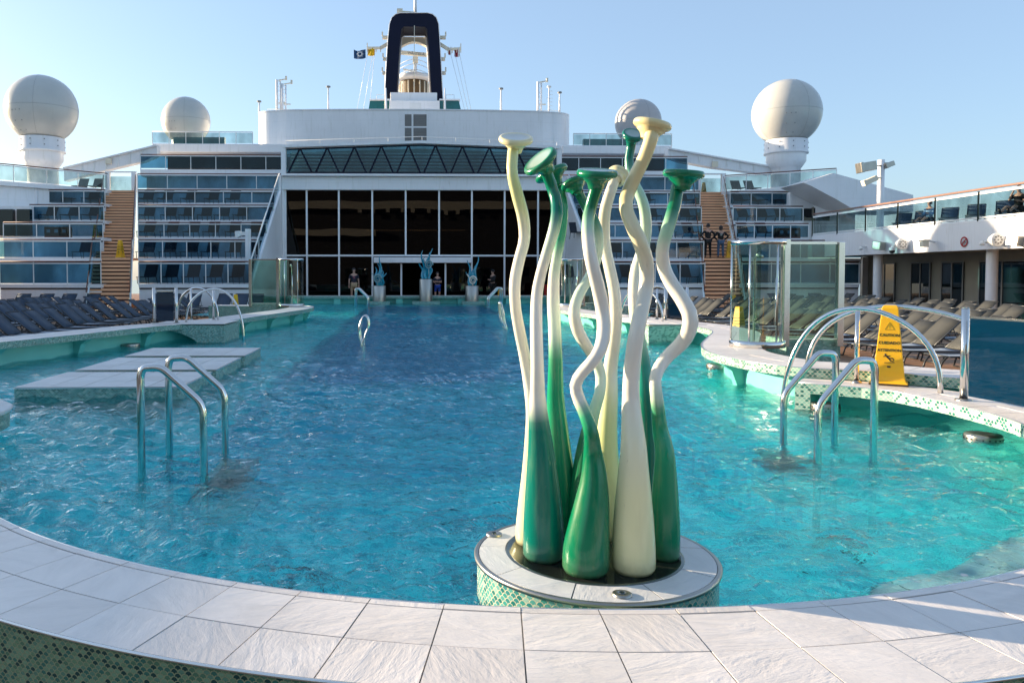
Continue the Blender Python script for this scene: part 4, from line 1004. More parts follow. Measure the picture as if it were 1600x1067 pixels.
# lobby facade -----------------------------------------------------------
FY = 47.0; xs_up = [X_(p_, FY) for p_ in (447, 480, 530, 582, 634, 686, 737, 788, 840, 878)]
fx0, fx1 = xs_up[0], xs_up[-1]; zb = .05; ztr = Z_(399.5, FY); ztop_ = Z_(298, FY)
t = thing('lobby_facade', 'tall black glass front of the ship lobby divided by white mullions', 'glass facade', ((fx0+fx1)/2, FY, zb))
for i, (a, b_) in enumerate(zip(xs_up, xs_up[1:])):
    q = MB(); q.bx(a+.05, FY, ztr+.05, b_-.05, FY+.03, ztop_); q.build('upper_pane', M['glass_black'], t)
xs_lo = [X_(p_, FY) for p_ in (447, 480, 530, 582)]; xr_lo = [X_(p_, FY) for p_ in (737, 788, 840, 878)]
for L_ in (xs_lo, xr_lo):
    for a, b_ in zip(L_, L_[1:]):
        q = MB(); q.bx(a+.05, FY, zb, b_-.05, FY+.03, ztr-.05); q.build('lower_pane', M['glass_black'], t)
dx = [X_(p_, FY) for p_ in (586, 627, 696, 735)]
for j, (a, b_) in enumerate(zip(dx, dx[1:])):
    if j != 1:
        q = MB(); q.bx(a+.05, FY+.04, zb, b_-.05, FY+.06, Z_(411, FY)); q.build('sliding_door', M['glass_black'], t)
q = MB()
for x in xs_up: q.bx(x-.05, FY-.08, zb if x in (xs_up[0], xs_up[1], xs_up[2], xs_up[3]) or x in xs_up[6:] else ztr, x+.05, FY+.1, ztop_)
for x in dx[1:3]: q.bx(x-.05, FY-.06, zb, x+.05, FY+.1, Z_(412, FY))
q.build('mullion', M['white'], t)
q = MB(); q.bx(fx0, FY-.06, ztr-.05, fx1, FY+.09, ztr+.05); q.build('transom', M['white'], t)
q = MB(); q.bx(dx[0]-.06, FY-.5, Z_(411, FY), dx[-1]+.06, FY-.09, Z_(402.5, FY)); q.build('door_canopy', M['white'], t, bev=.03)
q = MB(); q.bx(fx0-.2, FY-.25, ztop_, fx1+.2, FY+.3, Z_(277, FY)); q.build('lintel', M['white'], t, bev=.04)
for s, x in ((-1, fx0), (1, fx1)):
    q = MB(); q.bx(x-.18 if s < 0 else x+.051, FY-.2, DK, x-.051 if s < 0 else x+.18, FY+.3, ztop_); q.build('end_pier', M['white'], t)
# lobby interior
t2 = thing('lobby_interior', 'dark lobby room behind the black glass with a row of tiny warm lamps', 'room', ((fx0+fx1)/2, 52, zb))
q = MB(); q.bx(fx0, 56, zb, fx1, 56.1, ztop_); q.build('back_wall', M['dark_room'], t2)
for x0_, x1_ in ((fx0-.1, fx0-.02), (fx1+.02, fx1+.1)):
    q = MB(); q.bx(x0_, FY+.31, zb, x1_, 56, ztop_); q.build('side_wall', M['dark_room'], t2)
q = MB(); q.bx(fx0, FY+.31, ztop_+.001, fx1, 56, ztop_+.1); q.build('ceiling', M['dark_room'], t2)
q = MB(); q.bx(fx0, 52, Z_(366, 52), fx1, 52.3, Z_(362, 52)); q.build('gallery_edge', M['dark_room'], t2)
q = MB()
for k_ in range(42):
    x, z = at(575+150*k_/41, 360, 51.9); q.obox((x, 51.9, z), (.05, .05, .05))
bl = q.build('lamp_string', M['bulb'], t2); bl['kind'] = 'stuff'
for x_, z_, w_, h_, c_ in ((X_(715, 53), 1.6, 1.6, 1.5, 'cream_steel'), (X_(520, 53), 2.1, 2.6, .6, 'cream_steel'), (X_(500, 53), 1.1, .2, 1.8, 'brown')):
    q = MB(); q.bx(x_-w_/2, 53, z_-h_/2, x_+w_/2, 53.2, z_+h_/2); q.build('wall_panel', M[c_], t2)
# side cheeks between the terraces and the facade with sloping glass
for sd in (-1, 1):
    nm = 'left' if sd < 0 else 'right'
    x = fx0-.3 if sd < 0 else fx1+.3
    t = thing('side_wall', f'white wall closing the {nm} end of the black glass front', 'wall', (x, 43, DK))
    q = MB(); yz = [(38.1, DK), (38.1, 1.0), (46.7, 6.4), (46.7, 7.3), (47.2, 7.3), (47.2, DK)]
    vs = [(x-.1, a, b_) for a, b_ in yz]+[(x+.1, a, b_) for a, b_ in yz]; m_ = len(yz)
    q.add(vs, [list(range(m_))[::-1], list(range(m_, 2*m_))]+[(j, (j+1) % m_, m_+(j+1) % m_, m_+j) for j in range(m_)]); q.build('wall_panel', M['white'], t)
    q = MB(); q.tube([(x, 38.1, 2.1), (x, 46.6, 7.4)], .04, 8); q.build('sloping_rail', M['white_fix'], t)
    q = MB()
    q.add([(x, 38.1, 1.02), (x, 38.1, 2.08), (x, 46.6, 7.38), (x, 46.6, 6.42)], [(0, 1, 2, 3)]); q.build('sloping_glass', M['glass_rail'], t)
    q = MB(); q.bx(x-.9 if sd < 0 else x+.11, 41.7, .05, x-.11 if sd < 0 else x+.9, 41.8, 2.2); q.build('service_door', M['white_fix'], t)
    q = MB(); q.bx(x-.45 if sd < 0 else x+.25, 41.66, 1.1, x-.25 if sd < 0 else x+.45, 41.69, 2.0); q.build('door_window', M['green_glass'], t)

# truss window band -----------------------------------------------------------
TY = 46.75; tx0, tx1 = X_(449, TY), X_(868, TY); txm = X_(658, TY)
zb_, ze, zm_ = Z_(272, TY), Z_(234, TY), Z_(226.5, TY)
t = thing('truss_window', 'long band window with zigzag steel truss and a shallow gabled top above the lobby front', 'band window', (txm, TY, zb_))
q = MB(); q.prism_y([(tx0, zb_), (tx1, zb_), (tx1, ze), (txm, zm_), (tx0, ze)], TY, TY+.03); q.build('glass_pane', M['glass_teal'], t)
q = MB(); q.prism_y([(tx0, zb_), (tx1, zb_), (tx1, ze), (txm, zm_), (tx0, ze)], TY+1.4, TY+1.45); q.build('inner_wall', M['green_glass'], t)
q = MB(); nb = 10
for i in range(nb):
    a = lerp(tx0, tx1, i/nb); b_ = lerp(tx0, tx1, (i+1)/nb); mid = (a+b_)/2
    def zt_(x): return ze+(zm_-ze)*(1-abs(x-txm)/(tx1-txm))
    for yy, hh in ((TY-.05, .09),):
        q.bar((a+.08, yy, zb_), (mid, yy, zt_(mid)), .05, hh); q.bar((mid, yy, zt_(mid)), (b_-.08, yy, zb_), .05, hh)
q.bar((tx0, TY-.05, zb_+.03), (tx1, TY-.05, zb_+.03), .06, .08)
q.bar((tx0, TY-.05, ze-.03), (txm, TY-.05, zm_-.03), .06, .08); q.bar((txm, TY-.05, zm_-.03), (tx1, TY-.05, ze-.03), .06, .08)
q.build('truss_member', M['navy'], t)
q = MB()
for k_ in range(7):
    z = zb_+.12+k_*.2; q.bx(tx0+.1, TY+1.0, z, tx1-.1, TY+1.3, z+.05)
q.build('louvre', M['white'], t)
q = MB(); q.bar((tx0-.2, TY-.1, ze+.12), (txm, TY-.1, zm_+.12), .5, .16); q.bar((txm, TY-.1, zm_+.12), (tx1+.2, TY-.1, ze+.12), .5, .16)
q.bx(tx0-.28, TY-.3, Z_(277, FY)+.001, tx0-.01, TY+.2, ze+.05); q.bx(tx1+.01, TY-.3, Z_(277, FY)+.001, tx1+.28, TY+.2, ze+.05)
q.bx(tx0-.01, TY-.3, Z_(277, FY)+.001, tx1+.01, TY+.15, zb_-.03)
q.build('white_frame', M['white'], t)
q = MB()
q.tube([(tx0, TY-.2, ze+.45), (txm, TY-.2, zm_+.45), (tx1, TY-.2, ze+.45)], .02, 6)
for k_ in range(9):
    x = lerp(tx0, tx1, k_/8); z = ze+(zm_-ze)*(1-abs(x-txm)/(tx1-txm)); q.tube([(x, TY-.2, z+.18), (x, TY-.2, z+.45)], .015, 5)
q.build('safety_rail', M['white_fix'], t)

# tower ------------------------------------------------------------------------
TW = 57.5; wx0, wx1 = X_(397, TW), X_(897, TW); wz = Z_(172.5, TW)
t = thing('white_tower', 'wide white deckhouse tower with rounded corners behind the truss window', 'deckhouse', ((wx0+wx1)/2, TW, 8.2))
poly = []
rc = 1.6
for k_ in range(13): a = PI+PI/2*k_/12; poly.append((wx0+rc+rc*math.cos(a), TW+.7+rc+rc*math.sin(a)))
for k_ in range(1, 30):
    u = k_/30; x = lerp(wx0+rc, wx1-rc, u); poly.append((x, TW+.7-.7*math.sin(PI*u)**.5))
for k_ in range(13): a = 1.5*PI+PI/2*k_/12; poly.append((wx1-rc+rc*math.cos(a), TW+.7+rc+rc*math.sin(a)))
poly += [(wx1, 78), (wx0, 78)]
q = MB(); q.prism(poly, 6.7, wz); q.build('wall', M['white'], t)
q = MB(); q.prism([(x+(.06 if x > .8 else -.06)*0, y-.05) for x, y in poly], wz+.001, wz+.08); q.build('parapet_cap', M['white'], t)
y_ = TW-.06
for (a, b_) in ((632.5, 643), (646, 666.5)):
    for (c_, d_) in ((179, 197.5), (200, 221)):
        x0, z1 = at(a, c_, y_); x1, z0 = at(b_, d_, y_); q = MB(); q.bx(x0, y_, z0, x1, y_+.08, z1); w_ = q.build('window', mat('louvred_window', (.19, .18, .17), .5, var=.1), t)
        q = MB()
        for j in range(6): zz = z0+(z1-z0)*(j+.5)/6; q.bx(x0+.02, y_-.012, zz-.015, x1-.02, y_-.001, zz+.015)
        q.build('louvre', M['seam'], w_)
x0, z1 = at(630, 177, y_); x1, z0 = at(669, 223, y_)
q = MB(); q.bx(x0-.03, y_+.02, z0-.05, x1+.03, y_+.07, z1+.05); q.build('window_frame', M['white'], t)
q = MB()
for k_ in range(14):
    for base in ((wx0+.6, 1), (wx1-7.0, 1)):
        x = base[0]+k_*.48; q.tube([(x, TW+2.4, wz), (x, TW+2.4, wz+.5)], .015, 5)
for base in (wx0+.6, wx1-7.0): q.tube([(base, TW+2.4, wz+.5), (base+6.3, TW+2.4, wz+.5)], .02, 5)
q.build('roof_rail', M['white_fix'], t)

# sloping beams -----------------------------------------------------------
for sd, nm in ((-1, 'left'), (1, 'right')):
    Yb = 51.2
    if sd < 0: P_ = [(100, 264), (245, 228.5), (245, 243), (225, 252), (165, 266), (100, 283)]
    else: P_ = [(1044, 233.5), (1206, 262), (1206, 273), (1115, 262), (1062, 252), (1044, 246)]
    t = thing('sloping_beam', f'long sloping white beam joining the {nm} big radome to the upper deck', 'beam', (*([at(*P_[0], Yb)[0]]), Yb, 8))
    q = MB(); q.prism_y([at(px, py, Yb) for px, py in P_], Yb, Yb+.7); q.build('web', M['white'], t)
    q = MB()
    n_ = 7
    for k_ in range(1, n_):
        u = k_/n_
        if sd < 0: a = at(lerp(110, 240, u), lerp(262.5, 230.5, u), Yb); b_ = at(lerp(110, 240, u), lerp(280, 244.5, u), Yb)
        else: a = at(lerp(1050, 1200, u), lerp(235, 262, u), Yb); b_ = at(lerp(1050, 1200, u), lerp(247.5, 271, u), Yb)
        q.bar((a[0], Yb-.03, a[1]), (b_[0], Yb-.03, b_[1]), .10, .05)
    q.build('stiffener', M['white_fix'], t)
    a = at(*P_[0], Yb); b_ = at(*P_[1], Yb); q = MB(); q.bar((a[0], Yb+.3, a[1]+.03), (b_[0], Yb+.3, b_[1]+.03), .95, .09); q.build('top_flange', M['white'], t)
    x, z = at(170 if sd < 0 else 1117, 252 if sd < 0 else 257, Yb-.1); q = MB(); q.bx(x-.18, Yb-.2, z-.18, x+.18, Yb-.06, z+.18); q.build('box_light', M['cream_steel'], t)

# radomes -----------------------------------------------------------
def radome(label, px, py, rpx, Y, zbase, mt, neck=True):
    x, z = at(px, py, Y); r = rpx/F*Y
    t = thing('radome', label, 'radome', (x, Y, zbase), 'white satellite domes')
    q = MB(); prof = []
    for k_ in range(33):
        a = -PI*.5*.66+ (PI*.5+PI*.5*.66)*k_/32
        prof.append((max(0, r*math.cos(a)), z+r*math.sin(a)))
    q.lathe(prof, (x, Y, 0), 64); sh = q.build('dome', M[mt], t)
    q = MB()
    q.lathe([(r*1.001, z-.008), (r*1.004, z-.0), (r*1.001, z+.008)], (x, Y, 0), 64)
    for ang in (.2, 1.75, 3.3, 4.9):
        pts = [(x+r*1.0008*math.cos(e_)*math.cos(ang-PI/2), Y+r*1.0008*math.cos(e_)*math.sin(ang-PI/2), z+r*1.0008*math.sin(e_)) for e_ in [(-.9+2.4*k_/24) for k_ in range(25)]]
        q.tube(pts, .006, 4)
    q.build('seam', M['seam'], sh)
    # access hatch
    q = MB(); 
    for (da, de) in ((0, 0), (.26, 0), (0, -.3), (.26, -.3), (0, -.6), (.26, -.6), (.13, 0.0)):
        a = -PI/2-.45+da; e_ = -.18+de; q.obox((x+r*math.cos(e_)*math.cos(a), Y+r*math.cos(e_)*math.sin(a), z+r*math.sin(e_)), (.05, .05, .05))
    q.build('hatch_bolt', M['seam'], sh)
    rn = r*.60; zn = z-r*.84
    if neck:
        k = r/1.95
        q = MB(); q.lathe([(rn, zn+.02), (rn*1.02, zn), (rn*1.02, zn-.68*k), (rn*1.06, zn-.70*k), (rn*1.06, zn-.80*k), (rn*.95, zn-.82*k)], (x, Y, 0), 48); q.build('collar', M['white'], t)
        q = MB(); q.lathe([(rn*.95, zn-.82*k), (rn*.95, zn-1.25*k), (rn*.74, zn-1.62*k), (rn*.70, zn-1.63*k), (rn*.70, zbase)], (x, Y, 0), 48); q.build('pedestal', M['white'], t)
        q = MB()
        for k_ in range(10):
            for dz in (.18, .48): a = 2*PI*k_/10+.2; q.obox((x+rn*1.02*math.cos(a), Y+rn*1.02*math.sin(a), zn-dz*k), (.06, .06, .06))
        q.build('bolt', M['seam'], t)
    else:
        q = MB(); q.lathe([(rn, zn), (rn*.95, zn-.3), (rn*.95, zbase)], (x, Y, 0), 40); q.build('pedestal', M['white'], t)
radome('large white radome dome on a stepped pedestal at the far left', 65.5, 172, 52, 50.9, 6.75, 'radome')
radome('large white radome dome on a stepped pedestal at the right, sunlit on its left half', 1229, 177, 51.5, 50.9, 6.75, 'radome')
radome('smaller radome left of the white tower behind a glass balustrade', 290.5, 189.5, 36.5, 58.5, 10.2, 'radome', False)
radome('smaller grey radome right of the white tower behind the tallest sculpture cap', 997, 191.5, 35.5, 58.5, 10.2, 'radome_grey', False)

# funnel -----------------------------------------------------------
UY = 70.0
def fp_(px, py): return at(px, py, UY)
t = thing('funnel', 'navy blue arch shaped funnel framing the radar mast on top of the ship', 'funnel', (fp_(647, 170)[0], UY, 14))
outer = [(601, 156), (603, 110), (606, 60), (608.5, 38), (612, 28), (618, 22.5), (626, 20.5), (668, 20.5), (676, 22.5), (682, 28), (685.5, 38), (687, 60), (690, 110), (692, 156)]
inner = [(674, 143), (669.5, 75), (667.5, 46), (664, 42), (631, 42), (627, 46), (624.5, 75), (620, 143)]
poly = [fp_(*p_) for p_ in outer]+[fp_(691, 157), fp_(675, 157)]+[fp_(*p_) for p_ in inner]+[fp_(619, 157), fp_(602, 157)]
q = MB(); q.prism_y(poly, UY, UY+2.6); q.build('arch', M['navy'], t)
rim_ = [fp_(*p_) for p_ in outer]
q = MB(); q.tube([(x, UY+1.3, z) for x, z in rim_], .12, 6); q.tube([(x, UY-.01, z) for x, z in rim_], .035, 5)
q.build('edge_strip', M['white'], t)
inn = [fp_(*p_) for p_ in inner]
q = MB(); q.tube([(x, UY+2.62, z) for x, z in inn], .08, 6); q.build('inner_strip', M['white'], t)
x0, z0 = fp_(624, 60); x1, z1 = fp_(671, 44)
q = MB(); pr = []
for k_ in range(15): u = k_/14; pr.append((lerp(x0, x1, u), z0+.5*math.sin(PI*u)))
q.prism_y([(x0, z1)]+[(x, z-.28) for x, z in pr][0:0]+pr+[(x1, z1)], UY+2.7, UY+3.4); q.build('crosswalk', M['cream_steel'], t)
q = MB()
for px0, px1, py in ((597, 606, 55), (598, 604, 89), (597, 603, 111), (688, 697, 55), (690, 696, 89), (691, 697, 111)):
    a = fp_(px0, py); b_ = fp_(px1, py); q.bx(a[0], UY+.6, a[1]-.12, b_[0], UY+1.0, a[1]+.12)
    e_ = a[0] if px0 < 640 else b_[0]; q.bx(e_-.06, UY+.7, a[1]+.12, e_+.06, UY+.85, a[1]+.5)
q.build('side_lamp_bracket', M['cream_steel'], t)
for s, pts in ((-1, [(606, 64), (594, 71), (573, 71)]), (1, [(687, 64), (701, 73), (721, 72)])):
    q = MB(); P_ = [(fp_(*p_)[0], UY+.9, fp_(*p_)[1]) for p_ in pts]
    q.bar(P_[0], P_[1], .2, .28); q.bar(P_[1], P_[2], .2, .2)
    for k_ in range(4): w_ = Vector(P_[1]).lerp(Vector(P_[2]), k_/3); q.obox(w_+Vector((0, 0, -.2)), (.08, .08, .3))
    q.obox(Vector(P_[2])+Vector((0, 0, .2)), (.08, .08, .5)); q.build('flag_yard', M['cream_steel'], t)
q = MB(); a = fp_(649, 21); b_ = fp_(649, -22); q.tube([(a[0], UY+1, a[1]), (b_[0], UY+1, b_[1])], .14, 10); q.build('top_mast', M['white'], t)
q = MB(); a = fp_(621, 16); b_ = fp_(640, 18); q.bar((a[0], UY+.6, a[1]), (b_[0]+.4, UY+.6, b_[1]), .3, .22); q.obox((a[0]+.2, UY+.6, a[1]+.05), (.5, .5, .4)); q.tube([(b_[0], UY+.6, b_[1]), (b_[0], UY+.6, b_[1]-.4)], .08, 6)
q.build('horn_unit', M['cream_steel'], t)
# radar mast within the arch
RY = UY+6
def rp(px, py): return at(px, py, RY)
t = thing('radar_mast', 'white radar mast with a long scanner bar seen through the navy funnel arch', 'radar mast', (rp(649, 150)[0], RY, 15))
mx_, mz0 = rp(649, 156); _, mz1 = rp(649, 92)
q = MB(); q.tube([(mx_, RY, mz0), (mx_, RY, mz1)], [.24, .14], 10); q.build('mast_pole', M['white'], t)
q = MB(); q.obox((rp(649, 95)[0], RY-.2, rp(649, 95)[1]), (.5, .6, .5)); q.build('gearbox', M['cream_steel'], t)
a = rp(622, 83.5); b_ = rp(674, 88.5); q = MB(); q.bar((a[0], RY-.3, a[1]), (b_[0], RY-.3, b_[1]), .25, .36); sb = q.build('scanner_bar', M['cream_steel'], t, bev=.03)
tm = text_mesh('WÄRTSILÄ', .34, .004); p0 = rp(650, 86.3); ang = math.atan2(b_[1]-a[1], b_[0]-a[0])
put_mesh('lettering', tm, M['seam'], Matrix.Translation((p0[0], RY-.432, p0[1]))@Matrix.Rotation(-ang, 4, 'Y')@Matrix.Rotation(PI/2, 4, 'X'), sb)
a = rp(630, 110); b_ = rp(661, 117); q = MB(); q.bar((a[0], RY-.3, a[1]), (b_[0], RY-.3, b_[1]), .16, .16); q.obox((rp(645, 114)[0], RY-.2, rp(645, 117)[1]), (.4, .4, .5)); q.build('lower_scanner', M['white_fix'], t)
q = MB()
for py in (101, 108, 116.5):
    pts = []
    for k_ in range(13): u = k_/12; x, z = rp(lerp(620, 674, u), py+2.5-4.0*math.sin(PI*u)); pts.append((x, RY-1.4*math.sin(PI*u), z))
    q.tube(pts, .035, 5)
q.build('platform_rail', M['white_fix'], t)
q = MB(); pts = []
x0, zt = rp(620, 124); x1, _ = rp(674, 124); xm = (x0+x1)/2; rr_ = (x1-x0)/2
q.lathe([(0, zt-.12), (rr_*.9, zt-.12), (rr_*1.0, zt-.05), (rr_*1.02, zt+.25), (rr_*.98, zt+.27), (0, zt+.27)], (xm, RY, 0), 32); q.build('platform', M['white'], t)
q = MB()
for k_ in range(9):
    a = PI+PI*k_/8; q.tube([(xm+rr_*.85*math.cos(a), RY+rr_*.85*math.sin(a), zt-.4), (xm+rr_*.85*math.cos(a), RY+rr_*.85*math.sin(a), zt-2.0)], .07, 6)
q.build('platform_strut', M['cream_steel'], t)
q = MB(); q.lathe([(rr_*.8, zt-2.0), (rr_*.8, zt-.13)], (xm, RY+.6, 0), 20); q.build('drum', mat('golden_shade_drum', (.12, .075, .03), .6), t)
# funnel base
t = thing('funnel_deckhouse', 'white stepped base below the navy funnel with dark green side windows', 'deckhouse', (fp_(647, 172)[0], UY-2, 14))
x0, z1 = at(610, 144.5, UY-.5); x1, z0 = at(683, 160, UY-.5); q = MB(); q.bx(x0, UY-.5, z0-.6, x1, UY+4, z1); q.build('upper_block', M['white'], t, bev=.05)
x0, z1 = at(608.5, 157, UY-1.4); x1, z0 = at(687, 176, UY-1.4); q = MB(); q.bx(x0, UY-1.4, z0-1.5, x1, UY-.51, z1); q.build('lower_block', M['white'], t, bev=.05)
for pts in ([(578, 158), (608, 158), (608, 171), (576, 171)], [(687, 158), (717, 158), (720, 171), (687, 171)]):
    q = MB(); q.prism_y([at(px, py, UY-1) for px, py in pts], UY-1, UY+1.2); g_ = q.build('side_window', M['green_glass'], t)
    a = at(pts[0][0]+3, pts[0][1]-.4, UY-1); b_ = at(pts[1][0], pts[1][1]-.4, UY-1); q = MB(); q.bar((a[0]-.2, UY-.2, a[1]+.05), (b_[0]+.1, UY-.2, b_[1]+.05), 2.0, .12); q.build('cap', M['white'], g_)
    mxp = (a[0]+b_[0])/2; q = MB(); q.tube([(mxp-.35, UY-.8, a[1]+.1), (mxp-.35, UY-.8, a[1]+.55), (mxp+.35, UY-.8, a[1]+.55), (mxp+.35, UY-.8, a[1]+.1)], .03, 5); q.build('hoop', M['white_fix'], g_)
x, z = at(649, 167.5, UY-1.42); q = MB(); q.bx(x-.5, UY-1.43, z-.35, x+.5, UY-1.405, z+.35); q.build('hatch', M['white_fix'], t)
for px in (603, 695):
    a = at(px, 171, UY-2.5); b_ = at(px, 138, UY-2.5); t = thing('whip_antenna', f'thin white antenna pole at the {"left" if px < 640 else "right"} foot of the navy funnel', 'antenna', (a[0], UY-2.5, a[1]))
    q = MB(); q.tube([(a[0], UY-2.5, a[1]-.6), (b_[0], UY-2.5, b_[1])], [.12, .05], 8); q.build('pole', M['white'], t)
    q = MB(); q.lathe([(.25, a[1]-.6), (.22, a[1]-.3), (.1, a[1]-.1)], (a[0], UY-2.5, 0), 12); q.build('foot', M['white'], t)
# halyards and flags
def flag(label, px, py, w_, h_, mats, emblem=None, split=None):
    Yf = UY+.9; x, z = at(px, py, Yf); t = thing('signal_flag', label, 'flag', (x, Yf, z), 'signal flags hanging from the funnel yards')
    q = MB(); n_ = 12; vs = []; fs = []
    for i in range(n_+1):
        for j in range(5):
            u = i/n_; v_ = j/4; vs.append((x-w_/2+w_*u, Yf+.12*math.sin(u*7+v_*1.5), z+h_/2-h_*v_-.12*math.sin(u*3.5)))
    for i in range(n_):
        for j in range(4): fs.append((i*5+j, i*5+j+1, (i+1)*5+j+1, (i+1)*5+j))
    o = len(fs)
    for k_, f in enumerate(fs): q.add([vs[a] for a in f], [(0, 1, 2, 3)], mi=(0 if split is None or (k_//4) < split*n_ else 1), smooth=True)
    f_ = q.build('cloth', [M[m_] for m_ in mats], t)
    s = f_.modifiers.new('thick', 'SOLIDIFY'); s.thickness = .012
    if emblem:
        q = MB(); yy = Yf-.20
        ring = []
        q.lathe([(.14, 0), (.19, .01), (.14, .02)], (x+.03, yy, z-.08), 20, M_=Matrix.Rotation(PI/2, 3, 'X'))
        for k_ in range(16):
            a = 2*PI*k_/16; L = .30 if k_ % 2 == 0 else .24
            q.bar((x+.03+.19*math.cos(a), yy, z-.08+.19*math.sin(a)), (x+.03+L*math.cos(a), yy, z-.08+L*math.sin(a)), .02, .05)
        q.build('emblem', M['flag_white'], f_)
flag('dark blue flag with a white star emblem left of the funnel', 562, 84.5, 1.05, .75, ['flag_blue'], emblem=True)
flag('yellow flag beside the blue one left of the funnel', 580, 80.5, .66, .66, ['flag_yellow'])
flag('narrow red and white flag right of the funnel', 703, 79, .28, .66, ['flag_red', 'flag_white'], split=.45)
flag('red and white flag at the outer end of the right yard', 714.5, 81, .5, .8, ['flag_red', 'flag_white'], split=.55)
for k_, (pa, pb) in enumerate((((576, 76), (558, 172)), ((582, 87), (568, 172)), ((586, 76), (577, 172)), ((702, 76), (726, 172)), ((709, 76), (731, 172)), ((718, 84), (736, 172)))):
    a = at(*pa, UY+.9); b_ = at(*pb, UY+.9); q = MB(); q.tube([(a[0], UY+.9, a[1]), (b_[0], UY+.9, b_[1])], .018, 5)
    o = q.build('halyard', M['white_fix']); tag(o, f'thin flag line running down {"left" if k_ < 3 else "right"} of the funnel, {ORD[k_ % 3]} from the left', 'rope', 'flag lines beside the funnel')
q = MB(); a = fp_(647.5, 42); b_ = fp_(647, 156); q.tube([(a[0], UY-.3, a[1]), (b_[0], UY-.3, b_[1])], .03, 5); tag(q.build('stay_wire', M['cream_steel']), 'thin wire hanging down the middle of the funnel arch', 'wire')

# antennas on the tower roof
def antenna(label, px, pyt, kind, Y=60.0):
    x, zt = at(px, pyt, Y); zb0 = wz+.08
    t = thing('roof_antenna', label, 'antenna', (x, Y, zb0))
    q = MB()
    if kind == 'gantry':
        q.tube([(x-.12, Y, zb0), (x-.12, Y, zt)], .09, 8); q.tube([(x+.14, Y, zb0), (x+.14, Y, zt-.1)], .06, 8)
        for k_ in range(8): z = lerp(zb0, zt, (k_+.5)/8); q.tube([(x-.12, Y, z), (x+.14, Y, z)], .02, 5)
        q.build('pole', M['white'], t)
        s = 1 if px > 600 else 1
        q = MB(); q.bar((x, Y, zt-.05), (x+.55, Y, zt+.05), .08, .08); q.obox((x+.58, Y, zt+.12), (.14, .14, .3)); q.bar((x, Y, lerp(zb0, zt, .35)), (x+.5, Y, lerp(zb0, zt, .35)), .08, .08); q.build('arm', M['cream_steel'], t)
    else:
        q.tube([(x, Y, zb0), (x, Y, zt)], [.09, .045], 8); q.build('pole', M['white'], t)
        q = MB(); q.lathe([(0, zt+.14), (.16, zt+.10), (.17, zt), (.04, zt-.04)], (x, Y, 0), 14); q.build('head', M['seam'] if kind == 'lamp' else M['white_fix'], t)
        if kind == 'ladder':
            q = MB()
            for k_ in range(7): z = lerp(zb0, zt, (k_+1)/8); q.bar((x-.22 if k_ == 4 else x, Y, z), (x+.26, Y, z), .03, .03)
            q.build('rung', M['white_fix'], t)
for a in ((435, 125, 'gantry'), (443.5, 131, 'gantry'), (513, 137, 'lamp'), (843, 128, 'gantry'), (858, 137, 'ladder'), (874.5, 146, 'lamp'), (783, 140, 'lamp'), (405, 160, 'lamp')):
    lab = {435: 'twin pole antenna on the left of the tower roof, the taller of two', 443.5: 'twin pole antenna just right of the taller one on the left tower roof', 513: 'single thin antenna pole on the tower roof left of the funnel', 843: 'twin pole antenna with side arms on the right of the tower roof', 858: 'runged antenna pole right of the twin pole on the right tower roof', 874.5: 'thin antenna with a dark head at the right end of the tower roof', 783: 'thin antenna pole on the tower roof right of the funnel', 405: 'short antenna at the left end of the tower roof'}[a[0]]
    antenna(lab, *a)

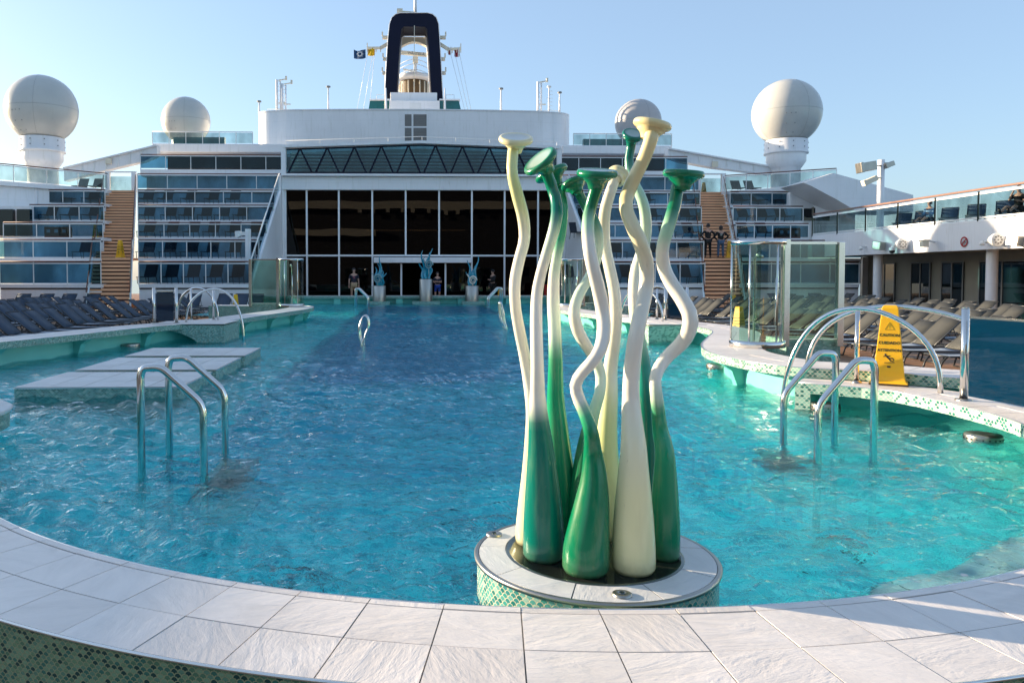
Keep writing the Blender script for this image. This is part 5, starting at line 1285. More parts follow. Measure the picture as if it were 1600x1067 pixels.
# ------------------------------------------------------------------ side galleries
def gallery(label, sd, X0, Yn, Yf, visible):
    t = thing('side_gallery', label, 'gallery', (X0, (Yn+Yf)/2, DK))
    s = sd
    xa, xb = (X0, X0+3.2*s) if s > 0 else (X0+3.2*s, X0)
    q = MB(); q.bx(xa, Yn, 2.44, xb, Yf, 2.6); q.build('soffit', M['beige_wall'], t)
    f0, f1 = (X0-.06, X0+.1) if s > 0 else (X0-.1, X0+.06)
    q = MB(); q.bx(f0, Yn, 2.42, f1, Yf, 3.56); q.build('fascia', M['white'], t, bev=.02)
    q = MB(); q.bx(xa+.101*(s > 0), Yn, 3.4, xb-.101*(s < 0), Yf, 3.5); q.build('upper_floor', M['white'], t)
    n = int((Yf-Yn)/2.4)
    for i in range(n):
        a = lerp(Yn, Yf, i/n)+.03; b_ = lerp(Yn, Yf, (i+1)/n)-.03
        q = MB(); q.bx(X0-.007, a, 3.68, X0+.007, b_, 4.52); q.build('glass_pane', M['glass_clear'], t)
    for i in range(n+1):
        a = lerp(Yn, Yf, i/n); q = MB(); q.bx(X0-.05*s-.02, a-.03, 3.5, X0-.05*s+.02, a+.03, 4.62); q.build('post', M['darksteel'], t)
    q = MB(); q.bar((X0, Yn, 4.55), (X0, Yf, 4.55), .07, .09); q.bar((X0, Yn, 3.63), (X0, Yf, 3.63), .07, .06); q.build('white_bars', M['white_fix'], t)
    q = MB(); q.tube([(X0, Yn, 4.70), (X0, Yf, 4.70)], .045, 8); q.build('handrail', mat('pale_wood_rail', (.27, .15, .11), .4, var=.2), t)
    # recessed wall
    xw = X0+2.9*s; w0, w1 = (xw, xw+.2) if s > 0 else (xw-.2, xw)
    q = MB(); q.bx(w0, Yn, DK, w1, Yf, 2.438); q.build('back_wall', M['beige_wall'], t)
    if visible:
        for (ya, yb) in ((40.6, 38.9), (37.6, 36.2), (35.4, 34.0), (33.0, 30.4), (29.9, 27.2), (26.8, 24.6)):
            q = MB(); q.bx(xw-.06, yb, DK, xw-.005, ya, 2.05); w_ = q.build('window', M['glass_win'], t)
            q = MB()
            for yy in (ya, (ya+yb)/2, yb): q.bx(xw-.09, yy-.03, DK, xw-.062, yy+.03, 2.08)
            q.bx(xw-.09, yb, 2.03, xw-.062, ya, 2.10); q.build('window_frame', M['seam'], w_)
        q = MB(); q.bx(w0-.3, Yf-.2, DK, w1, Yf, 2.43); q.build('end_wall', M['white'], t)
    return t
GX = 21.4
gallery('long upper walkway with glass rail and white fascia along the right side of the ship', 1, GX, 12, 41.5, True)
gallery('long upper walkway along the left side of the ship, outside the picture', -1, -20.9, -6, 37.4, False)
t = thing('shade_blocker', 'unseen block added above the left walkway to shade the left deck', 'deckhouse', (-23, 8, 3.5))  # unseen block added so that its shadow covers the left deck and rim
q = MB(); q.bx(-24, -8, 3.5, -21.6, 30, 4.85); q.build('wall', M['white'], t)
for k_, px in enumerate((1378, 1560)):
    x = 22.0; Y = 36.6 if px == 1378 else 29.3
    t = thing('gallery_column', f'round white column under the right walkway, the {"farther" if k_ == 0 else "nearer"} of two', 'column', (x, Y, DK))
    q = MB(); q.lathe([(.20, DK), (.20, 2.437)], (x, Y, 0), 24); q.build('shaft', M['white'], t)
    q = MB(); q.lathe([(.27, DK), (.27, DK+.06), (.2, DK+.1)], (x, Y, 0), 24); q.build('base', M['white'], t)
# white corner house between right terraces and gallery, with door and window
t = thing('corner_house', 'white rounded wall with dark doors above the right walkway corner', 'wall', (22.5, 46, 3.4))
q = MB(); q.bx(X_(1232, 46.4), 46.4, 3.4, 26.5, 50, 6.4); q.build('wall', M['white'], t, bev=.1)
q = MB(); pts = [at(px, py, 44) for px, py in ((1296, 272), (1420, 306), (1420, 332), (1330, 330), (1300, 312), (1262, 292), (1250, 287))]
q.prism_y(pts, 43.6, 46.38); q.build('sloping_roof', M['white'], t)
for (a, b_, c_, d_) in ((1254, 1268, 326, 345), (1272, 1295, 325, 345)):
    x0, z1 = at(a, c_, 46.36); x1, z0 = at(b_, d_, 46.36); q = MB(); q.bx(x0, 46.33, z0, x1, 46.39, z1); d__ = q.build('door', M['glass_win'], t)
    q = MB(); q.bx(x0-.06, 46.36, z0, x0-.001, 46.395, z1+.06); q.bx(x1+.001, 46.36, z0, x1+.06, 46.395, z1+.06); q.build('door_frame', M['beige_wall'], d__)
t = thing('corner_house', 'white rounded wall with dark windows at the far left edge above the terraces', 'wall', (-23, 46, 3.4))
q = MB(); q.bx(-27, 46.2, 4.6, X_(60, 46.2), 50, 6.47); q.build('wall', M['white'], t, bev=.1)
for (a, b_) in ((-14, 20), (26, 47)):
    x0, z1 = at(a, 327, 43.9); x1, z0 = at(b_, 368, 43.9); q = MB(); q.bx(x0, 43.9, z0, x1, 44.2, z1); q.build('window', M['glass_win'], t)
q = MB(); x0, z1 = at(-30, 325, 44.25); x1, z0 = at(49, 370, 44.25); q.bx(x0, 44.25, z0, x1, 46.1, z1+.1); q.build('window_wall', M['white'], t)
# structure astern, behind the photographer : what the black glass mirrors
t = thing('aft_bridge', 'cream bridge deck behind the photographer mirrored in the black glass', 'deckhouse', (0, -40, DK))
q = MB(); q.bx(-24, -40.5, 12.6, 24, -39.2, 13.9); q.build('upper_girder', M['beige_wall'], t)
q = MB(); q.bx(-24, -40.5, 7.9, -6, -39.2, 9.0); q.build('lower_girder', M['beige_wall'], t)
q = MB(); q.bx(-24, -44, DK, 24, -41, 16.5); q.build('dark_house', M['dark_room'], t)
for k_ in range(9):
    x = -9+k_*2.4+random.uniform(-.5, .5); q = MB(); q.bx(x-.3, -39.2, 11.9, x+.3, -38.8, 12.6); q.build('floodlight', M['beige_wall'], t)
# ================================================================== FURNITURE
def make_lounger(name, label, fab, group, loc, rz):
    """feet toward +X, head toward -X, own frame"""
    t = thing(name, label, 'sun lounger', (0, 0, 0), group, local=True)
    q = MB(); n_ = 8; W2 = .30
    vs = []; fs = []
    for i in range(n_+1):
        x = lerp(-.15, .95, i/n_); z = .35-.02*math.sin(PI*i/n_)
        for j in range(3): vs.append((x, (-W2, 0, W2)[j], z-(.015 if j == 1 else 0)))
    for i in range(n_):
        for j in range(2): fs.append((i*3+j, (i+1)*3+j, (i+1)*3+j+1, i*3+j+1))
    q.add(vs, fs, smooth=True); o = q.build('seat', M['lseat'], t, recalc=False); s = o.modifiers.new('thick', 'SOLIDIFY'); s.thickness = .012; s.offset = 0
    q = MB(); vs = []; fs = []
    for i in range(5):
        u = i/4; x = lerp(-.17, -.78, u); z = lerp(.36, .88, u)
        for j in range(3): vs.append((x+(.02 if j == 1 else 0), (-W2, 0, W2)[j], z-(.025*math.sin(PI*u) if j == 1 else 0)))
    for i in range(4):
        for j in range(2): fs.append((i*3+j, (i+1)*3+j, (i+1)*3+j+1, i*3+j+1))
    q.add(vs, fs, smooth=True); o = q.build('backrest', M[fab], t, recalc=False); s = o.modifiers.new('thick', 'SOLIDIFY'); s.thickness = .012; s.offset = 0
    q = MB()
    for y in (-W2-.012, W2+.012):
        q.tube([(-.95, y, .33), (.6, y, .345), (.97, y, .35)], .018, 5)
        q.tube([(-.16, y, .355), (-.80, y, .895)], .016, 5)
    q.tube([(.965, -W2, .35), (.965, W2, .35)], .018, 5); q.tube([(-.8, -W2, .90), (-.8, W2, .90)], .016, 5); q.tube([(-.95, -W2, .33), (-.95, W2, .33)], .018, 5)
    q.tube([(-.55, W2, .68), (-.72, W2, .34)], .012, 4); q.tube([(-.55, -W2, .68), (-.72, -W2, .34)], .012, 4)
    q.build('frame', M['lframe'], t)
    for xs in (.45, -.55):
        q = MB()
        for y in (-W2-.01, W2+.01): q.tube(rail_pts([(xs-.02, y, .34), (xs+.16, y, .20), (xs+.22, y, .01)], rad=.08), .018, 5)
        q.tube([(xs+.22, -W2-.01, .015), (xs+.22, W2+.01, .015)], .014, 4)
        q.tube(rail_pts([(xs-.02, -W2, .33), (xs-.02, -.0, .24), (xs-.02, W2, .33)], rad=.15), .014, 5)
        q.build('leg', M['lframe'], t)
    t.location = loc; t.rotation_euler = (0, 0, rz); return t
pl = None; LG = {-1: 'sun loungers on the shaded left deck', 1: 'sun loungers on the sunlit right deck'}
def lounge_row(side, X, ys, rowname):
    global protoL, protoR
    for k_, y in enumerate(ys):
        lab = f'{"navy" if side < 0 else "sun-toned"} lounger, {ORD[k_]} from camera in {rowname}, {"left" if side < 0 else "right"} deck'
        loc = (X+random.uniform(-.12, .12), y+random.uniform(-.06, .06), DK); rz = (0 if side < 0 else PI)+random.uniform(-.07, .07)
        src = protos.get(side)
        if src is None: protos[side] = make_lounger('sun_lounger', lab, 'fab_shaded' if side < 0 else 'fab_sunlit', LG[side], loc, rz)
        else: dup(src, loc, rz, lab, LG[side], sc=(random.uniform(.97, 1.02), 1, random.uniform(.90, 1.08)))
protos = {}
lounge_row(-1, -9.4, [16.6+.92*i for i in range(21)], 'row nearest pool')
lounge_row(-1, -12.0, [22.0+.92*i for i in range(14)], 'second row from pool')
lounge_row(-1, -14.8, [27.4+.92*i for i in range(9)], 'third row from pool')
lounge_row(1, 10.35, [13.9+.92*i for i in range(24)], 'row nearest pool')
lounge_row(1, 13.1, [17.3+.92*i for i in range(19)], 'second row from pool')
lounge_row(1, 15.8, [21.2+.92*i for i in range(15)], 'third row from pool')
lounge_row(1, 18.4, [24.8+.92*i for i in range(12)], 'fourth row from pool')
for side, pxs, nm in ((-1, (22, 59, 96, 132), 'against the white wall left of the left staircase'), (-1, (238, 262, 296, 344, 371, 396), 'against the white wall right of the left staircase'), (1, (1073, 1035, 1225, 1290), 'against the white wall beside the right staircase')):
    for k_, px in enumerate(pxs):
        lab = f'dark sun lounger {nm}, {ORD[k_]} of its line'
        dup(protos[-1], (X_(px, 36.1), 36.3, DK), -PI/2+random.uniform(-.05, .05), lab, LG[side])
for k_, Y in enumerate((28.2, 30.0, 31.6, 33.2, 35.0, 36.4)):
    dup(protos[-1], (GX+1.6, Y, 3.51), PI+.9, f'dark sun lounger on the right upper walkway behind the glass, {ORD[k_]} from the camera', 'sun loungers on the upper walkway')
# terrace loungers : small dark backs behind the glass, one light mesh each
pl = None
def small_lounger(loc, lab, kh=False):
    global pl
    if pl is None:
        q = MB()
        def slab(a, b_, w_, mi): q.bar(a, b_, w_, .03, mi)
        slab((0, -.9, .33), (0, .2, .35), .58, 0); slab((0, .2, .36), (0, .62, .95), .60, 0)
        for x in (-.27, .27): q.tube([(x, -.8, .33), (x, -.75, .01)], .018, 4, 1); q.tube([(x, .3, .35), (x, .5, .01)], .018, 4, 1)
        pl = q.build('terrace_lounger', [M['fab_terr'], M['lframe']]); o = pl
    else:
        o = pl.copy(); col.objects.link(o)
    o.location = loc; o.rotation_euler = (0, 0, random.uniform(-.05, .05)); tag(o, lab, 'sun lounger', 'loungers on the seating terraces')
TN = ['lowest', 'second', 'third', 'fourth', 'fifth', 'sixth']
rows = [(0, (232, 266, 300, 335, 370), 'left inner'), (1, (230, 264, 298, 330, 366, 396), 'left inner'), (2, (231, 267, 301, 332, 366, 398), 'left inner'), (3, (232, 266, 294, 322, 349, 378), 'left inner'), (4, (231, 261, 297, 333, 366), 'left inner'),
        (1, (131,), 'left outer'), (3, (79, 113, 145), 'left outer'), (4, (87, 114, 145), 'left outer'), (5, (129, 152), 'left outer'),
        (0, (890, 982, 1073), 'right inner'), (1, (965, 1020, 1072), 'right inner'), (2, (900, 1040, 1078), 'right inner'), (3, (905, 1020, 1072), 'right inner'), (4, (1010, 1068), 'right inner'),
        (2, (1163, 1193), 'right outer'), (3, (1163, 1193, 1222), 'right outer'), (4, (1155, 1181, 1207), 'right outer'), (5, (1151, 1172), 'right outer')]
for i, pxs, nm in rows:
    y, z0, z1 = tiers[i]; off = 1.1 if i < 5 else 2.0
    for k_, px in enumerate(pxs):
        small_lounger((X_(px, y+off), y+off, z0-.025 if i < 5 else 6.725), f'dark lounger on {TN[i]} {nm} seating terrace, {ORD[k_]} from the left of {len(pxs)}')

# brown cabinets on terraces
for px, lab, i in ((89, 'brown wooden cabinet with square handles on the left outer terrace', 2), (1232, 'brown wooden cabinet with square handles on the right outer terrace', 2)):
    y = tiers[i][0]+.9; x = X_(px, y); z = tiers[i][1]-.029; t = thing('cabinet', lab, 'cabinet', (x, y, z))
    q = MB(); q.bx(x-.65, y, z, x+.65, y+.5, z+.62); q.build('body', M['brown'], t, bev=.02)
    for d in (-.42, 0, .42):
        q = MB(); q.bx(x+d-.09, y-.02, z+.30, x+d+.09, y-.001, z+.46); q.build('label_plate', M['print'], t)

# ------------------------------------------------------------------ caution cones
def make_cone():
    t = thing('caution_cone', 'tall yellow caution cone standing on the bridge coping under the chrome arches', 'caution cone', (0, 0, 0), 'yellow caution cones', local=True)
    q = MB()
    def ring(h, w_): return [(-w_, -w_, h), (w_, -w_, h), (w_, w_, h), (-w_, w_, h)]
    lv = [(0, .185), (.03, .185), (.045, .165), (.10, .150), (.80, .082), (.845, .080), (.872, .068), (.88, .05)]
    vs = []; fs = []
    for h, w_ in lv: vs += ring(h, w_)
    for i in range(len(lv)-1):
        for j in range(4): fs.append((i*4+j, i*4+(j+1) % 4, (i+1)*4+(j+1) % 4, (i+1)*4+j))
    fs.append((len(vs)-4, len(vs)-3, len(vs)-2, len(vs)-1)); q.add(vs, fs); q.build('body', M['yellow'], t, bev=.006)
    q = MB(); q.bx(-.19, -.19, .004, .19, .19, .02); q.build('rubber_foot', M['black'], t)
    slope = math.atan2(.150-.082, .70)
    for f in range(4):
        rot = Matrix.Rotation(f*PI/2, 4, 'Z')
        def place(z, name, me, mt):
            w_ = .150+(.082-.150)*(z-.10)/.70
            m4 = rot@Matrix.Translation((0, -w_-.0012, z))@Matrix.Rotation(PI/2-slope, 4, 'X')
            put_mesh(name, me, mt, m4, t)
        for z, tx, s in ((.55, 'CAUTION', .043), (.465, 'CUIDADO', .045), (.385, 'ATTENTION', .041)):
            place(z, 'lettering', text_mesh(tx, s), M['ink'])
        # triangle sign
        q = MB(); P_ = [(-.045, -.033), (.045, -.033), (0, .045)]
        for a, b_ in zip(P_, P_[1:]+P_[:1]): q.bar((*a, 0), (*b_, 0), .005, .0014)
        q.bar((0, -.012, 0), (0, .022, 0), .006, .0014); q.obox((0, -.022, 0), (.006, .006, .0014))
        o = q.build('warning_triangle', M['grey_ink']); me = o.data; bpy.data.objects.remove(o); place(.645, 'warning_triangle', me, M['grey_ink'])
        # slipping figure
        q = MB(); B = lambda a, b_, w_=.012: q.bar((*a, 0), (*b_, 0), w_, .0014)
        q.lathe([(0, -.0007), (.011, -.0007), (.011, .0007), (0, .0007)], (-.035, .042, 0), 12)
        B((-.028, .030), (.002, -.002), .018); B((-.028, .026), (-.055, .020), .009); B((-.02, .024), (.012, .030), .009); B((0, 0), (.034, .006), .012); B((.034, .006), (.048, -.020), .010); B((0, -.002), (.016, -.026), .012); B((.016, -.026), (.045, -.030), .010); B((-.045, -.047), (.055, -.041), .006)
        o = q.build('slipping_figure', M['ink']); me = o.data; bpy.data.objects.remove(o); place(.295, 'slipping_figure', me, M['ink'])
        q = MB(); q.obox((0, 0, 0), (.035, .018, .0014)); o = q.build('maker_plate', M['ink']); me = o.data; bpy.data.objects.remove(o); place(.205, 'maker_plate', me, M['ink'])
    return t
cone = make_cone(); cone.location = (5.33, 8.62, .281); cone.rotation_euler = (0, 0, R(-33))
def cone_at(px, Y, z, lab, rz=.3, s=1): dup(cone, (X_(px, Y), Y, z), rz, lab, sc=(s, s, s))
cone_at(188.5, 41.2, 2.351, 'yellow caution cone on the landing of the left staircase', -.3, 1.05)
cone_at(368, 35.0, DK, 'yellow caution cone on the left deck behind the chrome arches', .2, 1.05)
cone_at(150, 43.6, 3.475, 'yellow caution cone on a terrace just left of the left staircase', .2, .9)
cone_at(1139, 41.1, 2.351, 'yellow caution cone on the right staircase beside the person in jeans', -.2, 1.05)
cone_at(1155.5, 22.5, DK, 'orange yellow caution cone on the deck at the left edge of the big glass shower', .5, 1.0)
cone_at(1146, 35.6, DK, 'yellow caution cone mostly hidden behind loungers at the foot of the right staircase', .2, 1.0)
cone_at(781, 42.5, .05, 'small yellow caution cone by the far right pool ladder in front of the black glass', .2, .75)
cone_at(1098, 51.2, 6.72, 'yellow caution cone at the top of the right staircase', .2, .9)

# ------------------------------------------------------------------ kelp pedestals
def kelp(label, px, ztop, bx0, bx1, seed, tops, shell):
    Y = 40.1; x = X_(px, Y); rnd = random.Random(seed)
    t = thing('kelp_pedestal', label, 'sculpture', (x, Y, .1), 'kelp sculptures on steel drums at the far end')
    a, b_ = X_(bx0, Y), X_(bx1, Y)
    q = MB(); q.bx(a, Y-.55, -.6, b_, Y+.5, .14); q.build('mosaic_base', M['scale_teal'], t)
    q = MB(); q.lathe([(.335, .141), (.335, ztop-.02), (.32, ztop), (0, ztop)], (x, Y, 0), 40); q.build('steel_drum', M['brushed'], t)
    for k_, (dx, h) in enumerate(tops):
        q = MB(); n_ = 22; ph = rnd.uniform(0, 6); x0 = x+dx*.6; amp = .05+.02*rnd.random(); pts = []
        for i in range(n_):
            u = i/(n_-1); pts.append((x0+(dx*.7)*u+amp*math.sin(ph+u*8)*(.3+u), Y-.1+.08*math.cos(ph+u*5), ztop+h*u))
        q.tube(pts, [(.065*(1-u*u)+.012) for u in [i/(n_-1) for i in range(n_)]], 8); q.build('kelp_frond', M['kelp'], t)
    sx, sz, mt = shell; sx += x; q = MB()
    pts = []
    for i in range(40):
        a = i*.32; r = .20*(1-i/48); pts.append((sx+r*math.cos(a), Y-.28, sz+r*1.15*math.sin(a)))
    q.tube(pts, [.045*(1-i/60) for i in range(40)], 6); q.tube([(sx-.15, Y-.27, sz+.1), (sx-.30, Y-.27, sz+.32)], .03, 6); q.tube([(sx, Y-.25, sz-.2), (sx, Y-.2, ztop)], .03, 6)
    q.build('shell', M[mt], t)
kelp('teal kelp sculpture with grey shell on a low steel drum, left of three', 592.5, .93, 575, 609, 3, [(-.16, .95), (-.02, 1.15), (.06, 1.50), (.22, .65), (.12, .8), (-.08, .7), (.16, .5)], (-.08, 1.28, 'shell_grey'))
kelp('teal kelp sculpture on the tallest steel drum, middle of three', 665.5, 1.27, 644, 687, 5, [(-.22, .85), (-.14, 1.45), (-.05, 1.1), (.08, 1.35), (.2, 1.55), (.1, .8), (-.02, .7), (.24, .7)], (.14, 1.98, 'shell_grey'))
kelp('teal kelp sculpture with cream shell on a low steel drum, right of three', 737.5, .93, 722, 756, 9, [(-.14, 1.3), (.2, 1.5), (.1, .9), (-.02, .8), (-.18, .7), (.05, 1.0)], (.02, 1.20, 'shell'))
q = MB(); x0 = X_(852, 43); x1 = X_(862, 43); q.bx(x0, 43, .05, x1, 43.35, .92); q.bx(x0+.03, 42.97, .12, x1-.03, 42.999, .85); q.bx(x0-.02, 42.98, .921, x1+.02, 43.37, .95)
tag(q.build('bin', M['red'], bev=.008), 'small red cabinet in front of the black glass beside the second sculpture stem', 'bin')

# ------------------------------------------------------------------ lights and fittings
def lightpost():
    Y = 39.7; x, zt = at(387.5, 358, Y); _, zb_0 = at(387.5, 405, Y); t = thing('deck_light_post', 'white square light post with lamp head in front of the left terraces', 'light post', (x, Y, 1.04))
    q = MB(); q.bx(x-.13, Y-.1, 1.04, x+.13, Y+.1, zt); q.build('post', M['white'], t, bev=.02)
    q = MB(); q.bx(x-.36, Y-.06, zt-.32, x-.131, Y+.06, zt-.14); q.build('arm', M['white_fix'], t)
    q = MB(); q.prism_y([(x-.62, zt-.12), (x-.36, zt-.10), (x-.36, zt-.36), (x-.5, zt-.46), (x-.6, zt-.44)], Y-.2, Y+.2); q.build('lamp_head', M['white_fix'], t, bev=.02)
lightpost()
def mast():
    Y = 37.5; x, zt = at(1377, 250, Y); t = thing('floodlight_mast', 'white floodlight mast with grey lamps behind the right glass walkway', 'light mast', (x, Y, 3.5))
    q = MB(); q.tube([(x, Y, 3.5), (x, Y, zt)], .155, 20); q.build('pole', M['white'], t)
    def P(px, py): a = at(px, py, Y-.2); return (a[0], Y-.2, a[1])
    for (a, b_, w_, nm) in ((( 1342, 263), (1366, 259), .42, 0), ((1349, 287), (1370, 278), .24, 1), ((1383, 260), (1396, 255), .22, 2)):
        q = MB(); A = Vector(P(*a)); B = Vector(P(*b_)); q.bar(A, B, w_*1.1, w_); q.bar(A+(A-B).normalized()*.02, A+(B-A).normalized()*.12, w_*1.25, w_*1.15); q.bar(B, Vector((x, Y-.1, B.z)), .07, .07); q.build('lamp_head', M['brushed' if nm != 1 else 'cream_steel'], t, bev=.02)
mast()
def onfascia(px, py):
    Y = 30.0
    for _ in range(12):
        xx, z = at(px, py, Y); Y = Y*(GX-.12)/xx
    xx, z = at(px, py, Y); return Y, z
def fitting(name, label, cat, px, py, kind):
    Y, z = onfascia(px, py); x = GX-.07; t = thing(name, label, cat, (x, Y, z))
    if kind == 'speaker':
        q = MB(); q.tube([(x, Y+.5, z-.05), (x-.25, Y+.5, z-.05), (x-.3, Y+.1, z)], .05, 8); q.build('arm', M['white_fix'], t)
        M3 = Matrix.Rotation(PI/2, 3, 'X')@Matrix.Rotation(0, 3, 'Z')
        q = MB(); q.lathe([(.10, .34), (.16, .3), (.24, .08), (.25, 0), (.23, -.01), (0, -.02)], (x-.3, Y-.15, z), 24, M_=Matrix.Rotation(-PI/2, 3, 'X')); q.build('horn', M['white_fix'], t)
        q = MB()
        for k_ in range(8): a = 2*PI*k_/8; q.obox((x-.3+.13*math.cos(a), Y-.178, z+.13*math.sin(a)), (.06, .01, .06)); 
        q.obox((x-.3, Y-.178, z), (.05, .01, .05)); q.build('grille_slot', M['seam'], t)
    elif kind == 'box':
        q = MB(); q.obox((x-.3, Y, z), (.34, .42, .36), Matrix.Rotation(.3, 3, 'Z')@Matrix.Rotation(.15, 3, 'X')); q.build('housing', M['brushed'], t, bev=.02)
        q = MB(); q.tube([(x, Y+.3, z-.03), (x-.2, Y+.3, z-.03), (x-.3, Y+.15, z)], .035, 6); q.build('arm', M['white_fix'], t)
    elif kind == 'camera':
        q = MB(); q.lathe([(0, -.18), (.10, -.14), (.12, -.04), (.12, .04), (.04, .1)], (x-.22, Y, z), 18); q.build('dome', M['black'], t)
        q = MB(); q.bar((x, Y, z+.1), (x-.24, Y, z+.1), .08, .06); q.lathe([(.125, -.04), (.135, .06), (.03, .12)], (x-.22, Y, z), 18); q.build('housing', M['white_fix'], t)
    elif kind == 'lantern':
        q = MB(); q.bar((x, Y+.1, z+.05), (x-.5, Y-.1, z+.12), .06, .06); q.build('arm', M['white_fix'], t)
        q = MB(); q.obox((x-.55, Y-.12, z-.05), (.24, .24, .22)); q.obox((x-.55, Y-.12, z+.1), (.3, .3, .06)); q.build('housing', M['cream_steel'], t, bev=.01)
    elif kind == 'small':
        q = MB(); q.bar((x, Y, z+.06), (x-.22, Y, z+.06), .05, .05); q.lathe([(.0, .08), (.05, .07), (.09, -.08), (0, -.09)], (x-.24, Y, z), 14); q.build('housing', M['white_fix'], t)
fitting('spotlight', 'small white downlight at the left end of the white fascia', 'light', 1351.5, 388, 'small')
fitting('floodlight', 'square grey floodlight on the white fascia under the right walkway', 'light', 1382, 384, 'box')
fitting('camera', 'black security camera dome on the white fascia next to the square floodlight', 'camera', 1400, 390, 'camera')
fitting('loudspeaker', 'round grilled loudspeaker on the white fascia right of the security camera', 'speaker', 1416, 382, 'speaker')
fitting('lantern', 'cream lantern on an arm in the sunny middle of the white fascia', 'light', 1460, 380, 'lantern')
fitting('spotlight', 'small white downlight between the no smoking sign and the right loudspeaker', 'light', 1542, 380, 'small')
fitting('loudspeaker', 'round grilled loudspeaker on the white fascia near the right edge', 'speaker', 1565, 375, 'speaker')
fitting('floodlight', 'white floodlight on the fascia at the right edge of the picture', 'light', 1597, 376, 'box')
Y, z = onfascia(1505, 378); x = GX-.075
t = thing('no_smoking_sign', 'round red and white no smoking sign on the white fascia', 'sign', (x, Y, z))
Rx = Matrix.Rotation(-PI/2, 3, 'Y')
q = MB(); q.lathe([(0, 0), (.19, 0), (.19, .01), (0, .01)], (x, Y, z), 28, M_=Rx); q.build('disc', M['print'], t)
q = MB(); q.lathe([(.15, .0105), (.2, .0105), (.2, .02), (.15, .02), (.15, .0105)], (x, Y, z), 28, M_=Rx); q.bar((x-.018, Y-.12, z+.12), (x-.018, Y+.12, z-.12), .01, .035); q.build('red_ring', M['red'], t)
q = MB(); q.bar((x-.014, Y-.10, z-.02), (x-.014, Y+.09, z-.02), .006, .03); q.build('cigarette', M['ink'], t)
# chairs and tables seen under the gallery at the right edge
for k_, (px, lab) in enumerate(((1590, 'dark round cafe table under the right walkway near the right edge'),)):
    x, Y = 22.6, 29.0; x = X_(px, Y); t = thing('cafe_table', lab, 'table', (x, Y, DK)); q = MB(); q.lathe([(0, .44), (.38, .44), (.38, .41), (0, .41)], (x, Y, 0), 20); q.build('table_top', M['black'], t); q = MB(); q.tube([(x, Y, DK), (x, Y, .42)], .04, 8); q.lathe([(.25, DK+.001), (.04, DK+.05)], (x, Y, 0), 16); q.build('pedestal', M['black'], t)

# ================================================================== PEOPLE
def skinmesh(name, nodes, edges, material, parent=None, sub=1):
    me = bpy.data.meshes.new(name); keys = list(nodes); idx = {k: i for i, k in enumerate(keys)}
    me.from_pydata([nodes[k][0] for k in keys], [(idx[a], idx[b_]) for a, b_ in edges], []); me.materials.append(material)
    o = bpy.data.objects.new(name, me); col.objects.link(o)
    s = o.modifiers.new('skin', 'SKIN'); s.use_smooth_shade = True
    for i, k in enumerate(keys):
        r = nodes[k][1]; r = r if isinstance(r, tuple) else (r, r)
        me.skin_vertices[0].data[i].radius = r; me.skin_vertices[0].data[i].use_root = (i == 0)
    o.modifiers.new('sub', 'SUBSURF').levels = sub; o.modifiers['sub'].render_levels = sub
    # bake so that each part is plain mesh
    bpy.context.view_layer.update(); dg = bpy.context.evaluated_depsgraph_get()
    m2 = bpy.data.meshes.new_from_object(o.evaluated_get(dg)); bpy.data.objects.remove(o)
    for p_ in m2.polygons: p_.use_smooth = True
    o = bpy.data.objects.new(name, m2); col.objects.link(o)
    if parent is not None: o.parent = parent
    return o
